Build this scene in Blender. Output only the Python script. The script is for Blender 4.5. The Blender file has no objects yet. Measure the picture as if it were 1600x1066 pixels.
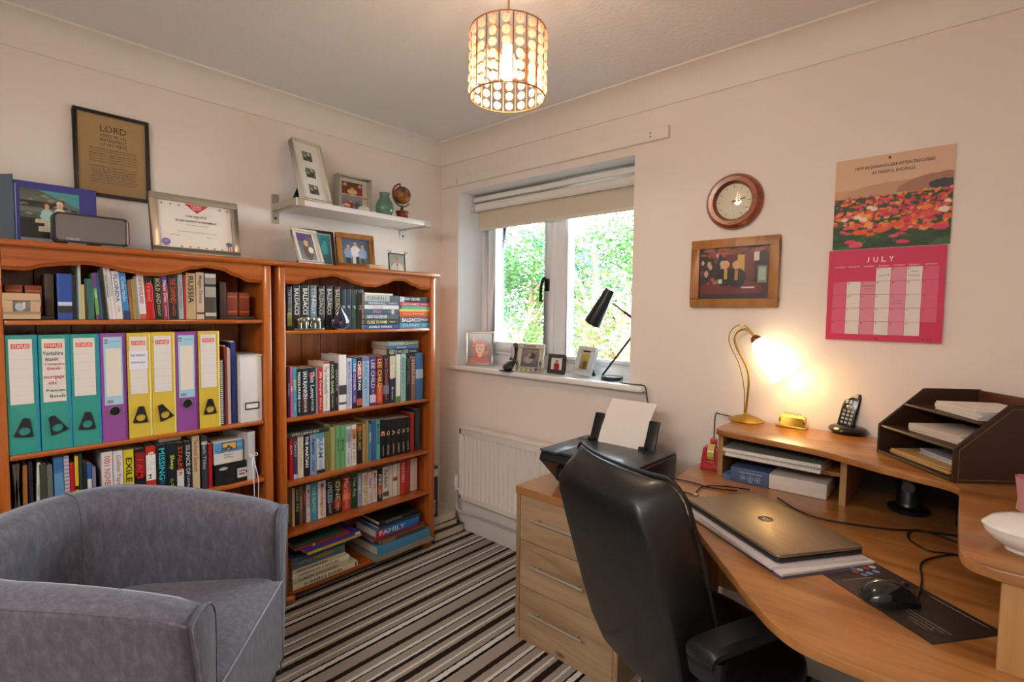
import bpy, bmesh, math, random
import numpy as np
from mathutils import Vector, Matrix
from math import pi, sin, cos, radians as rad
random.seed(7)
SC = bpy.context.scene
COL = SC.collection

# ------------------------------------------------------------------ camera
YAW, PITCH, ROLL, FPX = 0.734814, -0.0558004, 0.013088, 810.33
FW = Vector((-sin(YAW)*cos(PITCH), cos(YAW)*cos(PITCH), sin(PITCH)))
_r = Vector((cos(YAW), sin(YAW), 0)); _u = _r.cross(FW)
RT = _r*cos(ROLL)+_u*sin(ROLL); UP = -_r*sin(ROLL)+_u*cos(ROLL)
CAM = Vector((2.558, -2.147, 1.34))
cd = bpy.data.cameras.new('camera'); cam = bpy.data.objects.new('camera', cd); COL.objects.link(cam)
cam.matrix_world = Matrix(((RT.x, UP.x, -FW.x, CAM.x), (RT.y, UP.y, -FW.y, CAM.y), (RT.z, UP.z, -FW.z, CAM.z), (0, 0, 0, 1)))
cd.sensor_width = 36; cd.lens = FPX/1600*36; cd.clip_start = .02; cd.clip_end = 200
SC.camera = cam

# ------------------------------------------------------------------ world, lights, exposure
SC.view_settings.view_transform = 'Standard'; SC.view_settings.look = 'None'
SC.view_settings.gamma = 1; SC.view_settings.use_curve_mapping = False
SC.view_settings.exposure = 0.58
wd = bpy.data.worlds.new('world'); SC.world = wd; wd.use_nodes = True
bg = wd.node_tree.nodes['Background']; bg.inputs[0].default_value = (.80, .92, 1, 1); bg.inputs[1].default_value = 15.0
def area(name, loc, rot, sx, sy, power, col, portal=False):
    l = bpy.data.lights.new(name, 'AREA'); l.shape = 'RECTANGLE'; l.size = sx; l.size_y = sy; l.energy = power; l.color = col
    o = bpy.data.objects.new(name, l); COL.objects.link(o); o.location = loc; o.rotation_euler = rot
    if portal: l.cycles.is_portal = True
    return o
def point(name, loc, power, col, r=.03):
    l = bpy.data.lights.new(name, 'POINT'); l.energy = power; l.color = col; l.shadow_soft_size = r
    o = bpy.data.objects.new(name, l); COL.objects.link(o); o.location = loc
    return o
area('window_portal', (.76, .3, 1.53), (rad(-90), 0, 0), 1.2, 1.06, 1, (1, 1, 1), True)
sun = bpy.data.lights.new('sun', 'SUN'); sun.energy = 2; sun.angle = rad(3); sun.color = (1, .96, .9)
so = bpy.data.objects.new('sun', sun); COL.objects.link(so); so.rotation_euler = (rad(50), rad(8), rad(-35))
# unseen soft fill light added behind the camera, and the two lamps in the room
area('fill_light', (1.9, -3.05, 2.25), (rad(38), 0, 0), 1.6, .8, 37, (1, .95, .91))
point('pendant_bulb', (1.535, -1.035, 1.93), 6, (1, .78, .55), .04)
point('desk_lamp_bulb', (2.035, -.235, 1.15), .3, (1, .66, .34), .06)

# ------------------------------------------------------------------ helpers
def ray(x, y): return FW+RT*((x-800)/FPX)+UP*((533-y)/FPX)
def on_x(px, py, v): d = ray(px, py); return CAM+d*((v-CAM.x)/d.x)
def on_y(px, py, v): d = ray(px, py); return CAM+d*((v-CAM.y)/d.y)
def on_z(px, py, v): d = ray(px, py); return CAM+d*((v-CAM.z)/d.z)
def proj(w): q = Vector(w)-CAM; z = q.dot(FW); return 800+FPX*q.dot(RT)/z, 533-FPX*q.dot(UP)/z
def y_at(px, x, z):                      # y on the line (x, ?, z) seen in column px
    py = 600
    for i in range(6):
        p = on_x(px, py, x); py = proj((x, p.y, z))[1]
    return p.y
def z_at(py, x, y):
    px = proj((x, y, 1.2))[0]
    for i in range(4):
        p = on_x(px, py, x); px = proj((x, y, p.z))[0]
    return p.z

def lin(h):
    h = h.lstrip('#'); c = [int(h[i:i+2], 16)/255 for i in (0, 2, 4)]
    return tuple(x/12.92 if x <= .04045 else ((x+.055)/1.055)**2.4 for x in c)
MATS = {}
def new_mat(name):
    m = bpy.data.materials.new(name); m.use_nodes = True
    return m, m.node_tree, m.node_tree.nodes['Principled BSDF']
def mat(h, rough=.5, metal=0, coat=0, name=None, spec=None):
    k = (h, rough, metal, coat)
    if k in MATS: return MATS[k]
    m, nt, b = new_mat(name or 'paint_'+h.strip('#'))
    b.inputs['Base Color'].default_value = (*lin(h), 1); b.inputs['Roughness'].default_value = rough
    b.inputs['Metallic'].default_value = metal; b.inputs['Coat Weight'].default_value = coat
    if spec is not None: b.inputs['Specular IOR Level'].default_value = spec
    if not metal and rough > .3:         # a little grain so nothing is dead flat
        n = nt.nodes.new('ShaderNodeTexNoise'); n.inputs['Scale'].default_value = 60; n.inputs['Detail'].default_value = 2
        tc = nt.nodes.new('ShaderNodeTexCoord'); nt.links.new(tc.outputs['Object'], n.inputs['Vector'])
        bp = nt.nodes.new('ShaderNodeBump'); bp.inputs['Strength'].default_value = .06; bp.inputs['Distance'].default_value = .002
        nt.links.new(n.outputs['Fac'], bp.inputs['Height']); nt.links.new(bp.outputs[0], b.inputs['Normal'])
    MATS[k] = m; return m
def ramp(nt, stops):
    r = nt.nodes.new('ShaderNodeValToRGB'); e = r.color_ramp.elements
    while len(e) < len(stops): e.new(.5)
    for i, (p, c) in enumerate(stops): e[i].position = p; e[i].color = (*lin(c), 1)
    return r
def mapped(nt, scale, loc=(0, 0, 0)):
    tc = nt.nodes.new('ShaderNodeTexCoord'); mp = nt.nodes.new('ShaderNodeMapping')
    mp.inputs['Scale'].default_value = scale; mp.inputs['Location'].default_value = loc
    nt.links.new(tc.outputs['Object'], mp.inputs['Vector']); return mp
def wood(name, stops, scale, rough=.35, coat=.0, knots=0, bump=.05):
    m, nt, b = new_mat(name)
    mp = mapped(nt, scale)
    n = nt.nodes.new('ShaderNodeTexNoise'); n.inputs['Scale'].default_value = 1; n.inputs['Detail'].default_value = 6
    n.inputs['Roughness'].default_value = .6; n.inputs['Distortion'].default_value = .6
    nt.links.new(mp.outputs[0], n.inputs['Vector'])
    r = ramp(nt, stops); nt.links.new(n.outputs['Fac'], r.inputs[0]); out = r.outputs[0]
    if knots:
        k = mapped(nt, tuple(3.1 if s < 8 else 7.5 for s in scale), (.3, .7, .2))
        v = nt.nodes.new('ShaderNodeTexVoronoi'); v.inputs['Scale'].default_value = 1.0
        nt.links.new(k.outputs[0], v.inputs['Vector'])
        kr = ramp(nt, [(0.0, '#ffffff'), (.06, '#dddddd'), (.11, '#000000')]); nt.links.new(v.outputs['Distance'], kr.inputs[0])
        mx = nt.nodes.new('ShaderNodeMix'); mx.data_type = 'RGBA'; nt.links.new(kr.outputs[0], mx.inputs[0])
        nt.links.new(out, mx.inputs[6]); mx.inputs[7].default_value = (*lin('#4a1d0a'), 1); out = mx.outputs[2]
    nt.links.new(out, b.inputs['Base Color'])
    b.inputs['Roughness'].default_value = rough; b.inputs['Coat Weight'].default_value = coat; b.inputs['Coat Roughness'].default_value = .15
    bp = nt.nodes.new('ShaderNodeBump'); bp.inputs['Strength'].default_value = bump; bp.inputs['Distance'].default_value = .003
    nt.links.new(n.outputs['Fac'], bp.inputs['Height']); nt.links.new(bp.outputs[0], b.inputs['Normal'])
    return m
def vcol_mat(name, rough=.35, coat=0):
    m, nt, b = new_mat(name); a = nt.nodes.new('ShaderNodeAttribute'); a.attribute_name = 'Col'
    nt.links.new(a.outputs['Color'], b.inputs['Base Color']); b.inputs['Roughness'].default_value = rough; b.inputs['Coat Weight'].default_value = coat
    b.inputs['Coat Roughness'].default_value = .08
    return m
PRINT = vcol_mat('printed_paper', .5); GLOSSY = vcol_mat('photo_under_glass', .35, .6)
def emit(name, h, s):
    m, nt, b = new_mat(name); b.inputs['Base Color'].default_value = (*lin(h), 1)
    b.inputs['Emission Color'].default_value = (*lin(h), 1); b.inputs['Emission Strength'].default_value = s
    return m

def wm(o):
    m = Matrix.LocRotScale(o.location, o.rotation_euler, None)
    return wm(o.parent) @ m if o.parent else m
def tag(o, label=None, cat=None, group=None, kind=None):
    if label: o['label'] = label
    if cat: o['category'] = cat
    if group: o['group'] = group
    if kind: o['kind'] = kind
    return o
def thing(name, label, cat, loc=(0, 0, 0), rz=0, group=None):
    o = bpy.data.objects.new(name, None); o.empty_display_size = .05; COL.objects.link(o)
    o.location = loc; o.rotation_euler = (0, 0, rz)
    return tag(o, label, cat, group)
def catmull(pts, n=6):
    P = [Vector(p) for p in pts]; P = [P[0]*2-P[1]]+P+[P[-1]*2-P[-2]]; out = []
    for i in range(1, len(P)-2):
        a, b, c, d = P[i-1:i+3]
        for k in range(n):
            t = k/n
            out.append(.5*((2*b)+(c-a)*t+(2*a-5*b+4*c-d)*t*t+(3*b-a-3*c+d)*t**3))
    out.append(P[-2]); return out
class MB:
    def __init__(s): s.v = []; s.f = []
    def add(s, v, f, M=None):
        k = len(s.v); s.v += [tuple(M @ Vector(p)) if M else tuple(p) for p in v]; s.f += [tuple(i+k for i in q) for q in f]; return s
    def box(s, a, b, M=None):
        x0, y0, z0 = a; x1, y1, z1 = b
        return s.add([(x0,y0,z0),(x1,y0,z0),(x1,y1,z0),(x0,y1,z0),(x0,y0,z1),(x1,y0,z1),(x1,y1,z1),(x0,y1,z1)],
                     [(0,3,2,1),(4,5,6,7),(0,1,5,4),(1,2,6,5),(2,3,7,6),(3,0,4,7)], M)
    def prism(s, poly, z0, z1, M=None):
        n = len(poly)
        area2 = sum(poly[i][0]*poly[(i+1) % n][1]-poly[(i+1) % n][0]*poly[i][1] for i in range(n))
        if area2 < 0: poly = poly[::-1]
        v = [(p[0], p[1], z0) for p in poly]+[(p[0], p[1], z1) for p in poly]
        return s.add(v, [tuple(range(n))[::-1], tuple(range(n, 2*n))]+[(i, (i+1) % n, (i+1) % n+n, i+n) for i in range(n)], M)
    def lathe(s, prof, seg=24, M=None, c=(0, 0, 0)):
        v = []; f = []; n = len(prof)
        for k in range(seg):
            a = 2*pi*k/seg
            v += [(c[0]+r*cos(a), c[1]+r*sin(a), c[2]+z) for r, z in prof]
        for k in range(seg):
            j = (k+1) % seg
            f += [(k*n+i, j*n+i, j*n+i+1, k*n+i+1) for i in range(n-1)]
        return s.add(v, f, M)
    def cyl(s, a, b, r0, r1=None, seg=16):
        a = Vector(a); b = Vector(b); r1 = r0 if r1 is None else r1
        q = (b-a).to_track_quat('Z', 'Y').to_matrix().to_4x4(); L = (b-a).length
        return s.lathe([(0, 0), (r0, 0), (r1, L), (0, L)], seg, Matrix.Translation(a) @ q)
    def tube(s, pts, r, seg=8, closed=False):
        P = [Vector(p) for p in pts]; n = len(P); v = []; f = []; up = None
        R = r if isinstance(r, (list, tuple)) else [r]*n
        for i in range(n):
            if closed: t = P[(i+1) % n]-P[i-1]
            else: t = P[min(i+1, n-1)]-P[max(i-1, 0)]
            t.normalize()
            if up is None: up = t.orthogonal()
            up = (up-t*up.dot(t)).normalized(); w = t.cross(up)
            v += [tuple(P[i]+(up*cos(2*pi*k/seg)+w*sin(2*pi*k/seg))*R[i]) for k in range(seg)]
        m = n if closed else n-1
        for i in range(m):
            j = (i+1) % n
            f += [(i*seg+k, i*seg+(k+1) % seg, j*seg+(k+1) % seg, j*seg+k) for k in range(seg)]
        if not closed: f += [tuple(range(seg))[::-1], tuple((n-1)*seg+k for k in range(seg))]
        return s.add(v, f)
    def ball(s, c, rx, ry=None, rz=None, seg=16, ring=10, M=None):
        ry = ry or rx; rz = rz or rx; T = Matrix.Translation(c) @ (M or Matrix()) @ Matrix.Diagonal((rx, ry, rz, 1))
        return s.lathe([(sin(pi*i/ring), -cos(pi*i/ring)) for i in range(ring+1)], seg, T)
    def build(s, name, m, parent=None, w=1, smooth=False, bevel=0, seg=2, origin=None, sub=0, kind=None):
        me = bpy.data.meshes.new(name); o = bpy.data.objects.new(name, me); COL.objects.link(o)
        V = [Vector(p) for p in s.v]
        if parent:
            o.parent = parent
            if w: I = wm(parent).inverted(); V = [I @ p for p in V]
        elif w:
            if origin is None:
                mn = [min(p[i] for p in V) for i in range(3)]; mx = [max(p[i] for p in V) for i in range(3)]
                origin = ((mn[0]+mx[0])/2, (mn[1]+mx[1])/2, mn[2])
            O = Vector(origin); V = [p-O for p in V]; o.location = O
        me.from_pydata([tuple(p) for p in V], [], s.f)
        bm = bmesh.new(); bm.from_mesh(me)
        bmesh.ops.remove_doubles(bm, verts=bm.verts, dist=1e-6)
        if bevel:
            ed = [e for e in bm.edges if len(e.link_faces) == 2 and e.calc_face_angle(0) > .5]
            bmesh.ops.bevel(bm, geom=ed, offset=bevel, segments=seg, affect='EDGES', profile=.5, clamp_overlap=True)
        bmesh.ops.recalc_face_normals(bm, faces=bm.faces)
        bm.to_mesh(me); bm.free()
        me.materials.append(m)
        if smooth or (bevel and seg > 1):
            for p in me.polygons: p.use_smooth = True
            if not sub and smooth != 2: me.set_sharp_from_angle(angle=rad(38))
        if sub:
            md = o.modifiers.new('sub', 'SUBSURF'); md.levels = sub; md.render_levels = sub
        if kind: o['kind'] = kind
        return o
def box(name, a, b, m, parent=None, w=1, bevel=0, **k):
    a, b = [min(p, q) for p, q in zip(a, b)], [max(p, q) for p, q in zip(a, b)]
    return MB().box(a, b).build(name, m, parent, w, bevel=bevel, **k)

# text ------------------------------------------------------------
_TC = {}
def text_geo(s, bold=0.0):
    k = (s, bold)
    if k not in _TC:
        cu = bpy.data.curves.new('t', 'FONT'); cu.body = s; cu.resolution_u = 2; cu.offset = bold; cu.fill_mode = 'FRONT'
        ob = bpy.data.objects.new('t', cu); me = bpy.data.meshes.new_from_object(ob)
        v = np.array([p.co[:] for p in me.vertices]); f = [tuple(p.vertices) for p in me.polygons]
        bpy.data.objects.remove(ob); bpy.data.curves.remove(cu); bpy.data.meshes.remove(me)
        if len(v): mn = v.min(0); mx = v.max(0); v = v-mn; _TC[k] = (v, f, mx-mn)
        else: _TC[k] = (v, f, np.array([1, 1, 1]))
    return _TC[k]
def put_text(mb, s, x, y, w, h, M, bold=.01, align='c', stretch=1.5):
    """text in the XY plane of M, fitted in the box centred on (x, y) of w by h"""
    v, f, d = text_geo(s, bold)
    if not len(v): return
    sy = h/d[1]; sx = w/d[0]
    if sx > sy*stretch: sx = sy*stretch
    if sy > sx*2.2: sy = sx*2.2
    ox = x-d[0]*sx/2 if align == 'c' else x
    mb.add([(ox+p[0]*sx, y+(p[1]-d[1]/2)*sy, 0) for p in v], f, M)
def lettering(items, h, M, parent, name='lettering', w=0):
    mb = MB()
    for it in items: put_text(mb, *it[:5], M, *it[5:])
    return mb.build(name, mat(h, .45), parent, w)

# painted flat pictures --------------------------------------------
def paint(nx, ny, ops, base):
    X, Y = np.meshgrid((np.arange(nx+1))/nx, (np.arange(ny+1))/ny)   # y up
    C = np.ones((ny+1, nx+1, 3))*np.array(lin(base))
    rs = np.random.RandomState(len(ops)*7+nx)
    for o in ops:
        k = o[0]
        if k == 'r': m = (X >= o[1]) & (X <= o[3]) & (Y >= o[2]) & (Y <= o[4]); C[m] = lin(o[5])
        elif k == 'e': m = ((X-o[1])/o[3])**2+((Y-o[2])/o[4])**2 <= 1; C[m] = lin(o[5])
        elif k == 'g': C = np.array(lin(o[1]))*(1-Y[..., None])+np.array(lin(o[2]))*Y[..., None]   # bottom, top
        elif k == 'n': C = C*(1+(rs.rand(ny+1, nx+1, 1)-.5)*o[1])
        elif k == 's':                                                      # speckle: n, x0,y0,x1,y1, rx, ry, colours
            for i in range(o[1]):
                cx = o[2]+(o[4]-o[2])*rs.rand(); cy = o[3]+(o[5]-o[3])*rs.rand(); q = .5+rs.rand()
                m = ((X-cx)/(o[6]*q))**2+((Y-cy)/(o[7]*q))**2 <= 1; C[m] = lin(o[8][rs.randint(len(o[8]))])
        elif k == 'p':                                                      # triangle
            (ax, ay), (bx, by), (cx, cy) = o[1:4]
            d1 = (X-bx)*(ay-by)-(ax-bx)*(Y-by); d2 = (X-cx)*(by-cy)-(bx-cx)*(Y-cy); d3 = (X-ax)*(cy-ay)-(cx-ax)*(Y-ay)
            m = ~(((d1 < 0) | (d2 < 0) | (d3 < 0)) & ((d1 > 0) | (d2 > 0) | (d3 > 0))); C[m] = lin(o[4])
    return np.clip(C, 0, 1)
def picture(name, w, h, ops, base, M, parent, nx=44, glossy=True, local=0):
    """a flat print w by h, lower-left corner at the origin of M, in its XY plane"""
    ny = max(4, int(nx*h/w)); C = paint(nx, ny, ops, base)
    v = [M @ Vector((i/nx*w, j/ny*h, 0)) for j in range(ny+1) for i in range(nx+1)]
    f = [(j*(nx+1)+i, j*(nx+1)+i+1, (j+1)*(nx+1)+i+1, (j+1)*(nx+1)+i) for j in range(ny) for i in range(nx)]
    me = bpy.data.meshes.new(name); me.from_pydata([tuple(p) for p in v], [], f)
    a = me.color_attributes.new('Col', 'FLOAT_COLOR', 'POINT')
    a.data.foreach_set('color', np.concatenate([C.reshape(-1, 3), np.ones(((nx+1)*(ny+1), 1))], 1).ravel())
    o = bpy.data.objects.new(name, me); COL.objects.link(o); o.parent = parent
    me.materials.append(GLOSSY if glossy else PRINT); return o
def flat(name, quads, M, parent, glossy=False):
    """printed flat rectangles: (x0, y0, x1, y1, colour), later ones lie above earlier ones"""
    v = []; f = []; c = []
    for i, (x0, y0, x1, y1, h) in enumerate(quads):
        z = i*1e-5; k = len(v)
        v += [tuple(M @ Vector(p)) for p in ((x0, y0, z), (x1, y0, z), (x1, y1, z), (x0, y1, z))]; f.append((k, k+1, k+2, k+3)); c += [(*lin(h), 1)]*4
    me = bpy.data.meshes.new(name); me.from_pydata(v, [], f)
    a = me.color_attributes.new('Col', 'FLOAT_COLOR', 'POINT'); a.data.foreach_set('color', np.array(c).ravel())
    o = bpy.data.objects.new(name, me); COL.objects.link(o); o.parent = parent
    me.materials.append(GLOSSY if glossy else PRINT); return o
FACE = Matrix(((1, 0, 0, 0), (0, 0, -1, 0), (0, 1, 0, 0), (0, 0, 0, 1)))     # XY plane -> upright plane facing -Y
# ------------------------------------------------------------------ materials of the house
def rough_wall(name, h, scale, strength, dist=.004):
    m, nt, b = new_mat(name); b.inputs['Base Color'].default_value = (*lin(h), 1); b.inputs['Roughness'].default_value = .85
    b.inputs['Specular IOR Level'].default_value = .2
    mp = mapped(nt, (1, 1, 1)); n = nt.nodes.new('ShaderNodeTexNoise'); n.inputs['Scale'].default_value = scale; n.inputs['Detail'].default_value = 4
    nt.links.new(mp.outputs[0], n.inputs['Vector'])
    bp = nt.nodes.new('ShaderNodeBump'); bp.inputs['Strength'].default_value = strength; bp.inputs['Distance'].default_value = dist
    nt.links.new(n.outputs['Fac'], bp.inputs['Height']); nt.links.new(bp.outputs[0], b.inputs['Normal'])
    return m
WALL = rough_wall('cream_wall_paint', '#f1e7df', 40, .1)
CEIL = rough_wall('textured_ceiling', '#edeae8', 55, .55, .006)
COVE = rough_wall('coving_paint', '#f1eae1', 30, .05)
TRIM = mat('#e8e2da', .35); UPVC = mat('#f2f4f8', .22, coat=.3); REVEAL = rough_wall('white_reveal', '#eef0f2', 40, .05)
ST = [(.3, '#823a0e'), (.48, '#a9551a'), (.6, '#be6928'), (.75, '#8d4210')]
PINE_Z = wood('orange_pine_upright', ST, (9, 9, .9), .28, .5, 1); PINE_Y = wood('orange_pine_along', ST, (9, .9, 14), .25, .5, 1)
DS = [(.3, '#7d4c24'), (.5, '#a66f3a'), (.65, '#b88049'), (.8, '#8d5a2c')]
DESK = wood('beech_effect_desk', DS, (2, 14, 14), .3, .35); DESK_Z = wood('beech_effect_upright', [(p, c) for p, c in ((.3, '#8c6238'), (.5, '#b98d5a'), (.7, '#a3763f'))], (22, 22, 1.4), .4)
OAK = wood('oak_effect_drawer', [(.25, '#7c6048'), (.45, '#a58666'), (.6, '#b59878'), (.8, '#8a6e50')], (1.6, 12, 15), .4, .1, 1)
OAK_Z = wood('oak_effect_side', [(.25, '#80644a'), (.5, '#a88a68'), (.8, '#927454')], (15, 15, 1.5), .4)
OAK_T = wood('walnut_tinted_top', [(.25, '#8a5630'), (.5, '#b07a48'), (.8, '#96643a')], (1.6, 14, 14), .22, .6)
CHROME = mat('#c8c8c8', .2, 1); STEEL = mat('#c6c1b8', .32, .75); BLACK = mat('#111214', .4); BLKGLOSS = mat('#0c0c0e', .12, coat=.5)
PAPER = mat('#f0ece6', .7); PAGES = mat('#cdbfa6', .8); PAGES2 = mat('#b39f83', .85)

# stripes of the carpet: one stripe sequence repeated across x, soft wobbling edges
def carpet():
    m, nt, b = new_mat('striped_carpet')
    mp = mapped(nt, (1, 1, 1), (-.4195, 0, 0)); sp = nt.nodes.new('ShaderNodeSeparateXYZ')
    n = nt.nodes.new('ShaderNodeTexNoise'); n.inputs['Scale'].default_value = 60; n.inputs['Detail'].default_value = 3
    nt.links.new(mp.outputs[0], n.inputs['Vector']); nt.links.new(mp.outputs[0], sp.inputs[0])
    a = nt.nodes.new('ShaderNodeMath'); a.operation = 'MULTIPLY_ADD'; nt.links.new(n.outputs['Fac'], a.inputs[0]); a.inputs[1].default_value = .008
    nt.links.new(sp.outputs['X'], a.inputs[2])
    d = nt.nodes.new('ShaderNodeMath'); d.operation = 'MULTIPLY'; nt.links.new(a.outputs[0], d.inputs[0]); d.inputs[1].default_value = 1/.361
    fr = nt.nodes.new('ShaderNodeMath'); fr.operation = 'FRACT'; nt.links.new(d.outputs[0], fr.inputs[0])
    K, B, T, W = '#1f1917', '#382c26', '#b8aea1', '#faf7f2'
    seq = [(0, W), (.058, K), (.092, T), (.244, B), (.308, T), (.389, W), (.426, K), (.442, T), (.532, W), (.56, B), (.61, T), (.672, W), (.70, T), (.74, B), (.82, T), (.89, W), (.912, T), (.979, K)]
    r = ramp(nt, seq); r.color_ramp.interpolation = 'CONSTANT'; nt.links.new(fr.outputs[0], r.inputs[0])
    n2 = nt.nodes.new('ShaderNodeTexNoise'); n2.inputs['Scale'].default_value = 350; nt.links.new(mp.outputs[0], n2.inputs['Vector'])
    mx = nt.nodes.new('ShaderNodeMix'); mx.data_type = 'RGBA'; mx.blend_type = 'MULTIPLY'; mx.inputs[0].default_value = .75
    g = ramp(nt, [(.3, '#9a9a9a'), (.62, '#ffffff')]); nt.links.new(n2.outputs['Fac'], g.inputs[0])
    nt.links.new(r.outputs[0], mx.inputs[6]); nt.links.new(g.outputs[0], mx.inputs[7]); nt.links.new(mx.outputs[2], b.inputs['Base Color'])
    b.inputs['Roughness'].default_value = 1; b.inputs['Specular IOR Level'].default_value = .05
    ad = nt.nodes.new('ShaderNodeMath'); ad.operation = 'ADD'; nt.links.new(n2.outputs['Fac'], ad.inputs[0]); nt.links.new(r.outputs[0], ad.inputs[1])
    bp = nt.nodes.new('ShaderNodeBump'); bp.inputs['Strength'].default_value = .6; bp.inputs['Distance'].default_value = .006
    nt.links.new(ad.outputs[0], bp.inputs['Height']); nt.links.new(bp.outputs[0], b.inputs['Normal'])
    return m

# ------------------------------------------------------------------ room shell
RX, RY, HC = 2.80, -2.75, 2.35
WX0, WX1, WZ0, WZ1, WY = .162, 1.36, .985, 2.065, .30
def struct(o, **k): return tag(o, kind='structure', **k)
struct(box('floor', (-.12, RY-1.3, -.1), (RX+.12, .3, 0), carpet(), origin=(0, 0, 0)))
struct(box('ceiling', (-.12, RY-1.3, HC), (RX+.12, .3, HC+.1), CEIL, origin=(0, 0, HC)))
struct(box('wall_left', (-.12, RY-1.3, 0), (0, .3, HC), WALL))
struct(box('wall_right', (RX, RY-1.3, 0), (RX+.12, .3, HC), WALL))
_o = [(0, 0), (RX, 0), (RX, HC), (0, HC)]; _i = [(WX0, WZ0), (WX1, WZ0), (WX1, WZ1), (WX0, WZ1)]
_v = [(x, y, z) for y in (0, .3) for x, z in _o+_i]
_f = [(k, (k+1) % 4, 4+(k+1) % 4, 4+k) for k in range(4)]+[(8+k, 12+k, 12+(k+1) % 4, 8+(k+1) % 4) for k in range(4)]+[(k, 8+k, 8+(k+1) % 4, (k+1) % 4) for k in range(4)]+[(4+k, 4+(k+1) % 4, 12+(k+1) % 4, 12+k) for k in range(4)]
struct(MB().add(_v, _f).build('wall_window', WALL))
# back wall with the doorway the photographer stands in front of
struct(MB().box((0, RY-.12, 0), (.95, RY, HC)).box((.95, RY-.12, 2.15), (RX, RY, HC)).box((2.72, RY-.12, 0), (RX, RY, 2.15)).build('wall_back', WALL))
struct(box('wall_landing', (0, RY-1.3, 0), (RX, RY-1.2, HC), WALL))
# coving: a concave quarter curve along the two walls in view and the two behind
def coving(name, a, b, inw):
    R = .1; n = 8; pr = [(0, -R-.0)]+[(R-R*cos(t)*1.0, -R+R*sin(t)) for t in [pi/2*i/n for i in range(n+1)]]+[(R+.0, 0)]
    pr = [(0, 0)]+[(0, -R-.008), (.008, -R-.008)]+[(.008+(R-.008)*(1-cos(t)), -R+(R-.008)*sin(t)) for t in [pi/2*i/n for i in range(n+1)]]+[(R+.008, -.008), (R+.008, 0)]
    a = Vector(a); b = Vector(b); i = Vector(inw); v = []
    for e, s in ((a, 1), (b, -1)):
        d = (b-a).normalized()*s
        v += [tuple(e+i*p[0]+d*0+Vector((0, 0, p[1]))) for p in pr]
    m = len(pr); f = [(k, (k+1) % m, (k+1) % m+m, k+m) for k in range(m)]+[tuple(range(m))[::-1], tuple(range(m, 2*m))]
    return struct(MB().add(v, f).build(name, COVE, smooth=True))
coving('trim_1', (0, RY, HC), (0, 0, HC), (1, 0, 0)); coving('trim_2', (0, 0, HC), (RX, 0, HC), (0, -1, 0))
coving('trim_3', (RX, RY, HC), (RX, 0, HC), (-1, 0, 0))
def skirting(name, a, b):
    o = struct(box(name, a, b, TRIM, bevel=.004)); return o
skirting('baseboard_left', (0, RY, 0), (.016, -.016, .1)); skirting('baseboard_window', (0, -.018, 0), (RX, 0, .105)); skirting('baseboard_right', (RX-.016, RY, 0), (RX, -.018, .1))
# reveal lining (white), sill
rv = MB().box((WX0, 0.001, WZ0), (WX0+.004, .2, WZ1)).box((WX1-.004, .001, WZ0), (WX1, .2, WZ1)).box((WX0, .001, WZ1-.004), (WX1, .2, WZ1))
struct(rv.build('trim_4', REVEAL))
SZ = 1.013
sill = MB().prism([(WX0, .2), (WX1, .2), (WX1, 0), (1.445, 0), (1.445, -.052), (.088, -.052), (.088, 0), (WX0, 0)], SZ-.026, SZ)
struct(sill.build('trim_5', mat('#f4f2f0', .25, coat=.3), bevel=.006))
# curtain batten above the window, painted over
bt = struct(box('trim_6', (.02, -.02, 2.1), (1.523, 0, 2.152), COVE, bevel=.002))
sc = MB()
for z in (2.118, 2.134):
    for x in (1.44, .17): sc.cyl((x, -.0195, z), (x, -.0215, z), .0035, seg=8)
sc.build('screw_hole', mat('#5a4838', .8), bt)
# ------------------------------------------------------------------ the window
def glass_mat():
    m = bpy.data.materials.new('window_glass'); m.use_nodes = True; nt = m.node_tree; nt.nodes.clear()
    o = nt.nodes.new('ShaderNodeOutputMaterial'); mx = nt.nodes.new('ShaderNodeMixShader'); t = nt.nodes.new('ShaderNodeBsdfTransparent')
    g = nt.nodes.new('ShaderNodeBsdfGlossy'); g.inputs['Roughness'].default_value = .02; f = nt.nodes.new('ShaderNodeFresnel'); f.inputs[0].default_value = 1.45
    t.inputs[0].default_value = (.96, .985, .98, 1)
    nt.links.new(f.outputs[0], mx.inputs[0]); nt.links.new(t.outputs[0], mx.inputs[1]); nt.links.new(g.outputs[0], mx.inputs[2]); nt.links.new(mx.outputs[0], o.inputs[0])
    return m
GLASS = glass_mat()
win = struct(thing('window_1', 'white plastic window with an opening left casement and fixed right pane', None, (.76, .235, WZ0)))
def rails(x0, x1, z0, z1, w, y0, y1, wb=None):
    wb = wb or w
    return MB().box((x0, y0, z0), (x0+w, y1, z1)).box((x1-w, y0, z0), (x1, y1, z1)).box((x0+w, y0, z0), (x1-w, y1, z0+wb)).box((x0+w, y0, z1-w), (x1-w, y1, z1))
rails(WX0+.004, WX1-.004, WZ0+.02, WZ1-.004, .062, .2, .27, .088).box((.752, .2, WZ0+.1), (.835, .27, WZ1-.066)).build('window_frame', UPVC, win, bevel=.006)
cs = rails(.238, .762, 1.085, 2.0, .068, .182, .25, .07).build('casement', UPVC, win, bevel=.009)
struct_p = box('pane', (.30, .212, 1.15), (.70, .22, 1.94), GLASS, cs)
rails(.832, 1.295, 1.068, 2.0, .022, .19, .25, .03).build('glazing_bead', UPVC, win, bevel=.006)
box('pane', (.85, .215, 1.09), (1.275, .223, 1.985), GLASS, win)
gk = rails(.848, 1.279, 1.092, 1.985, .004, .2, .214).build('gasket', BLACK, win)
hd = MB().box((.712, .165, 1.46), (.735, .183, 1.53)).tube(catmull([(.724, .17, 1.52), (.722, .145, 1.53), (.712, .14, 1.5), (.704, .142, 1.46), (.702, .145, 1.40)]), .009)
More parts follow.
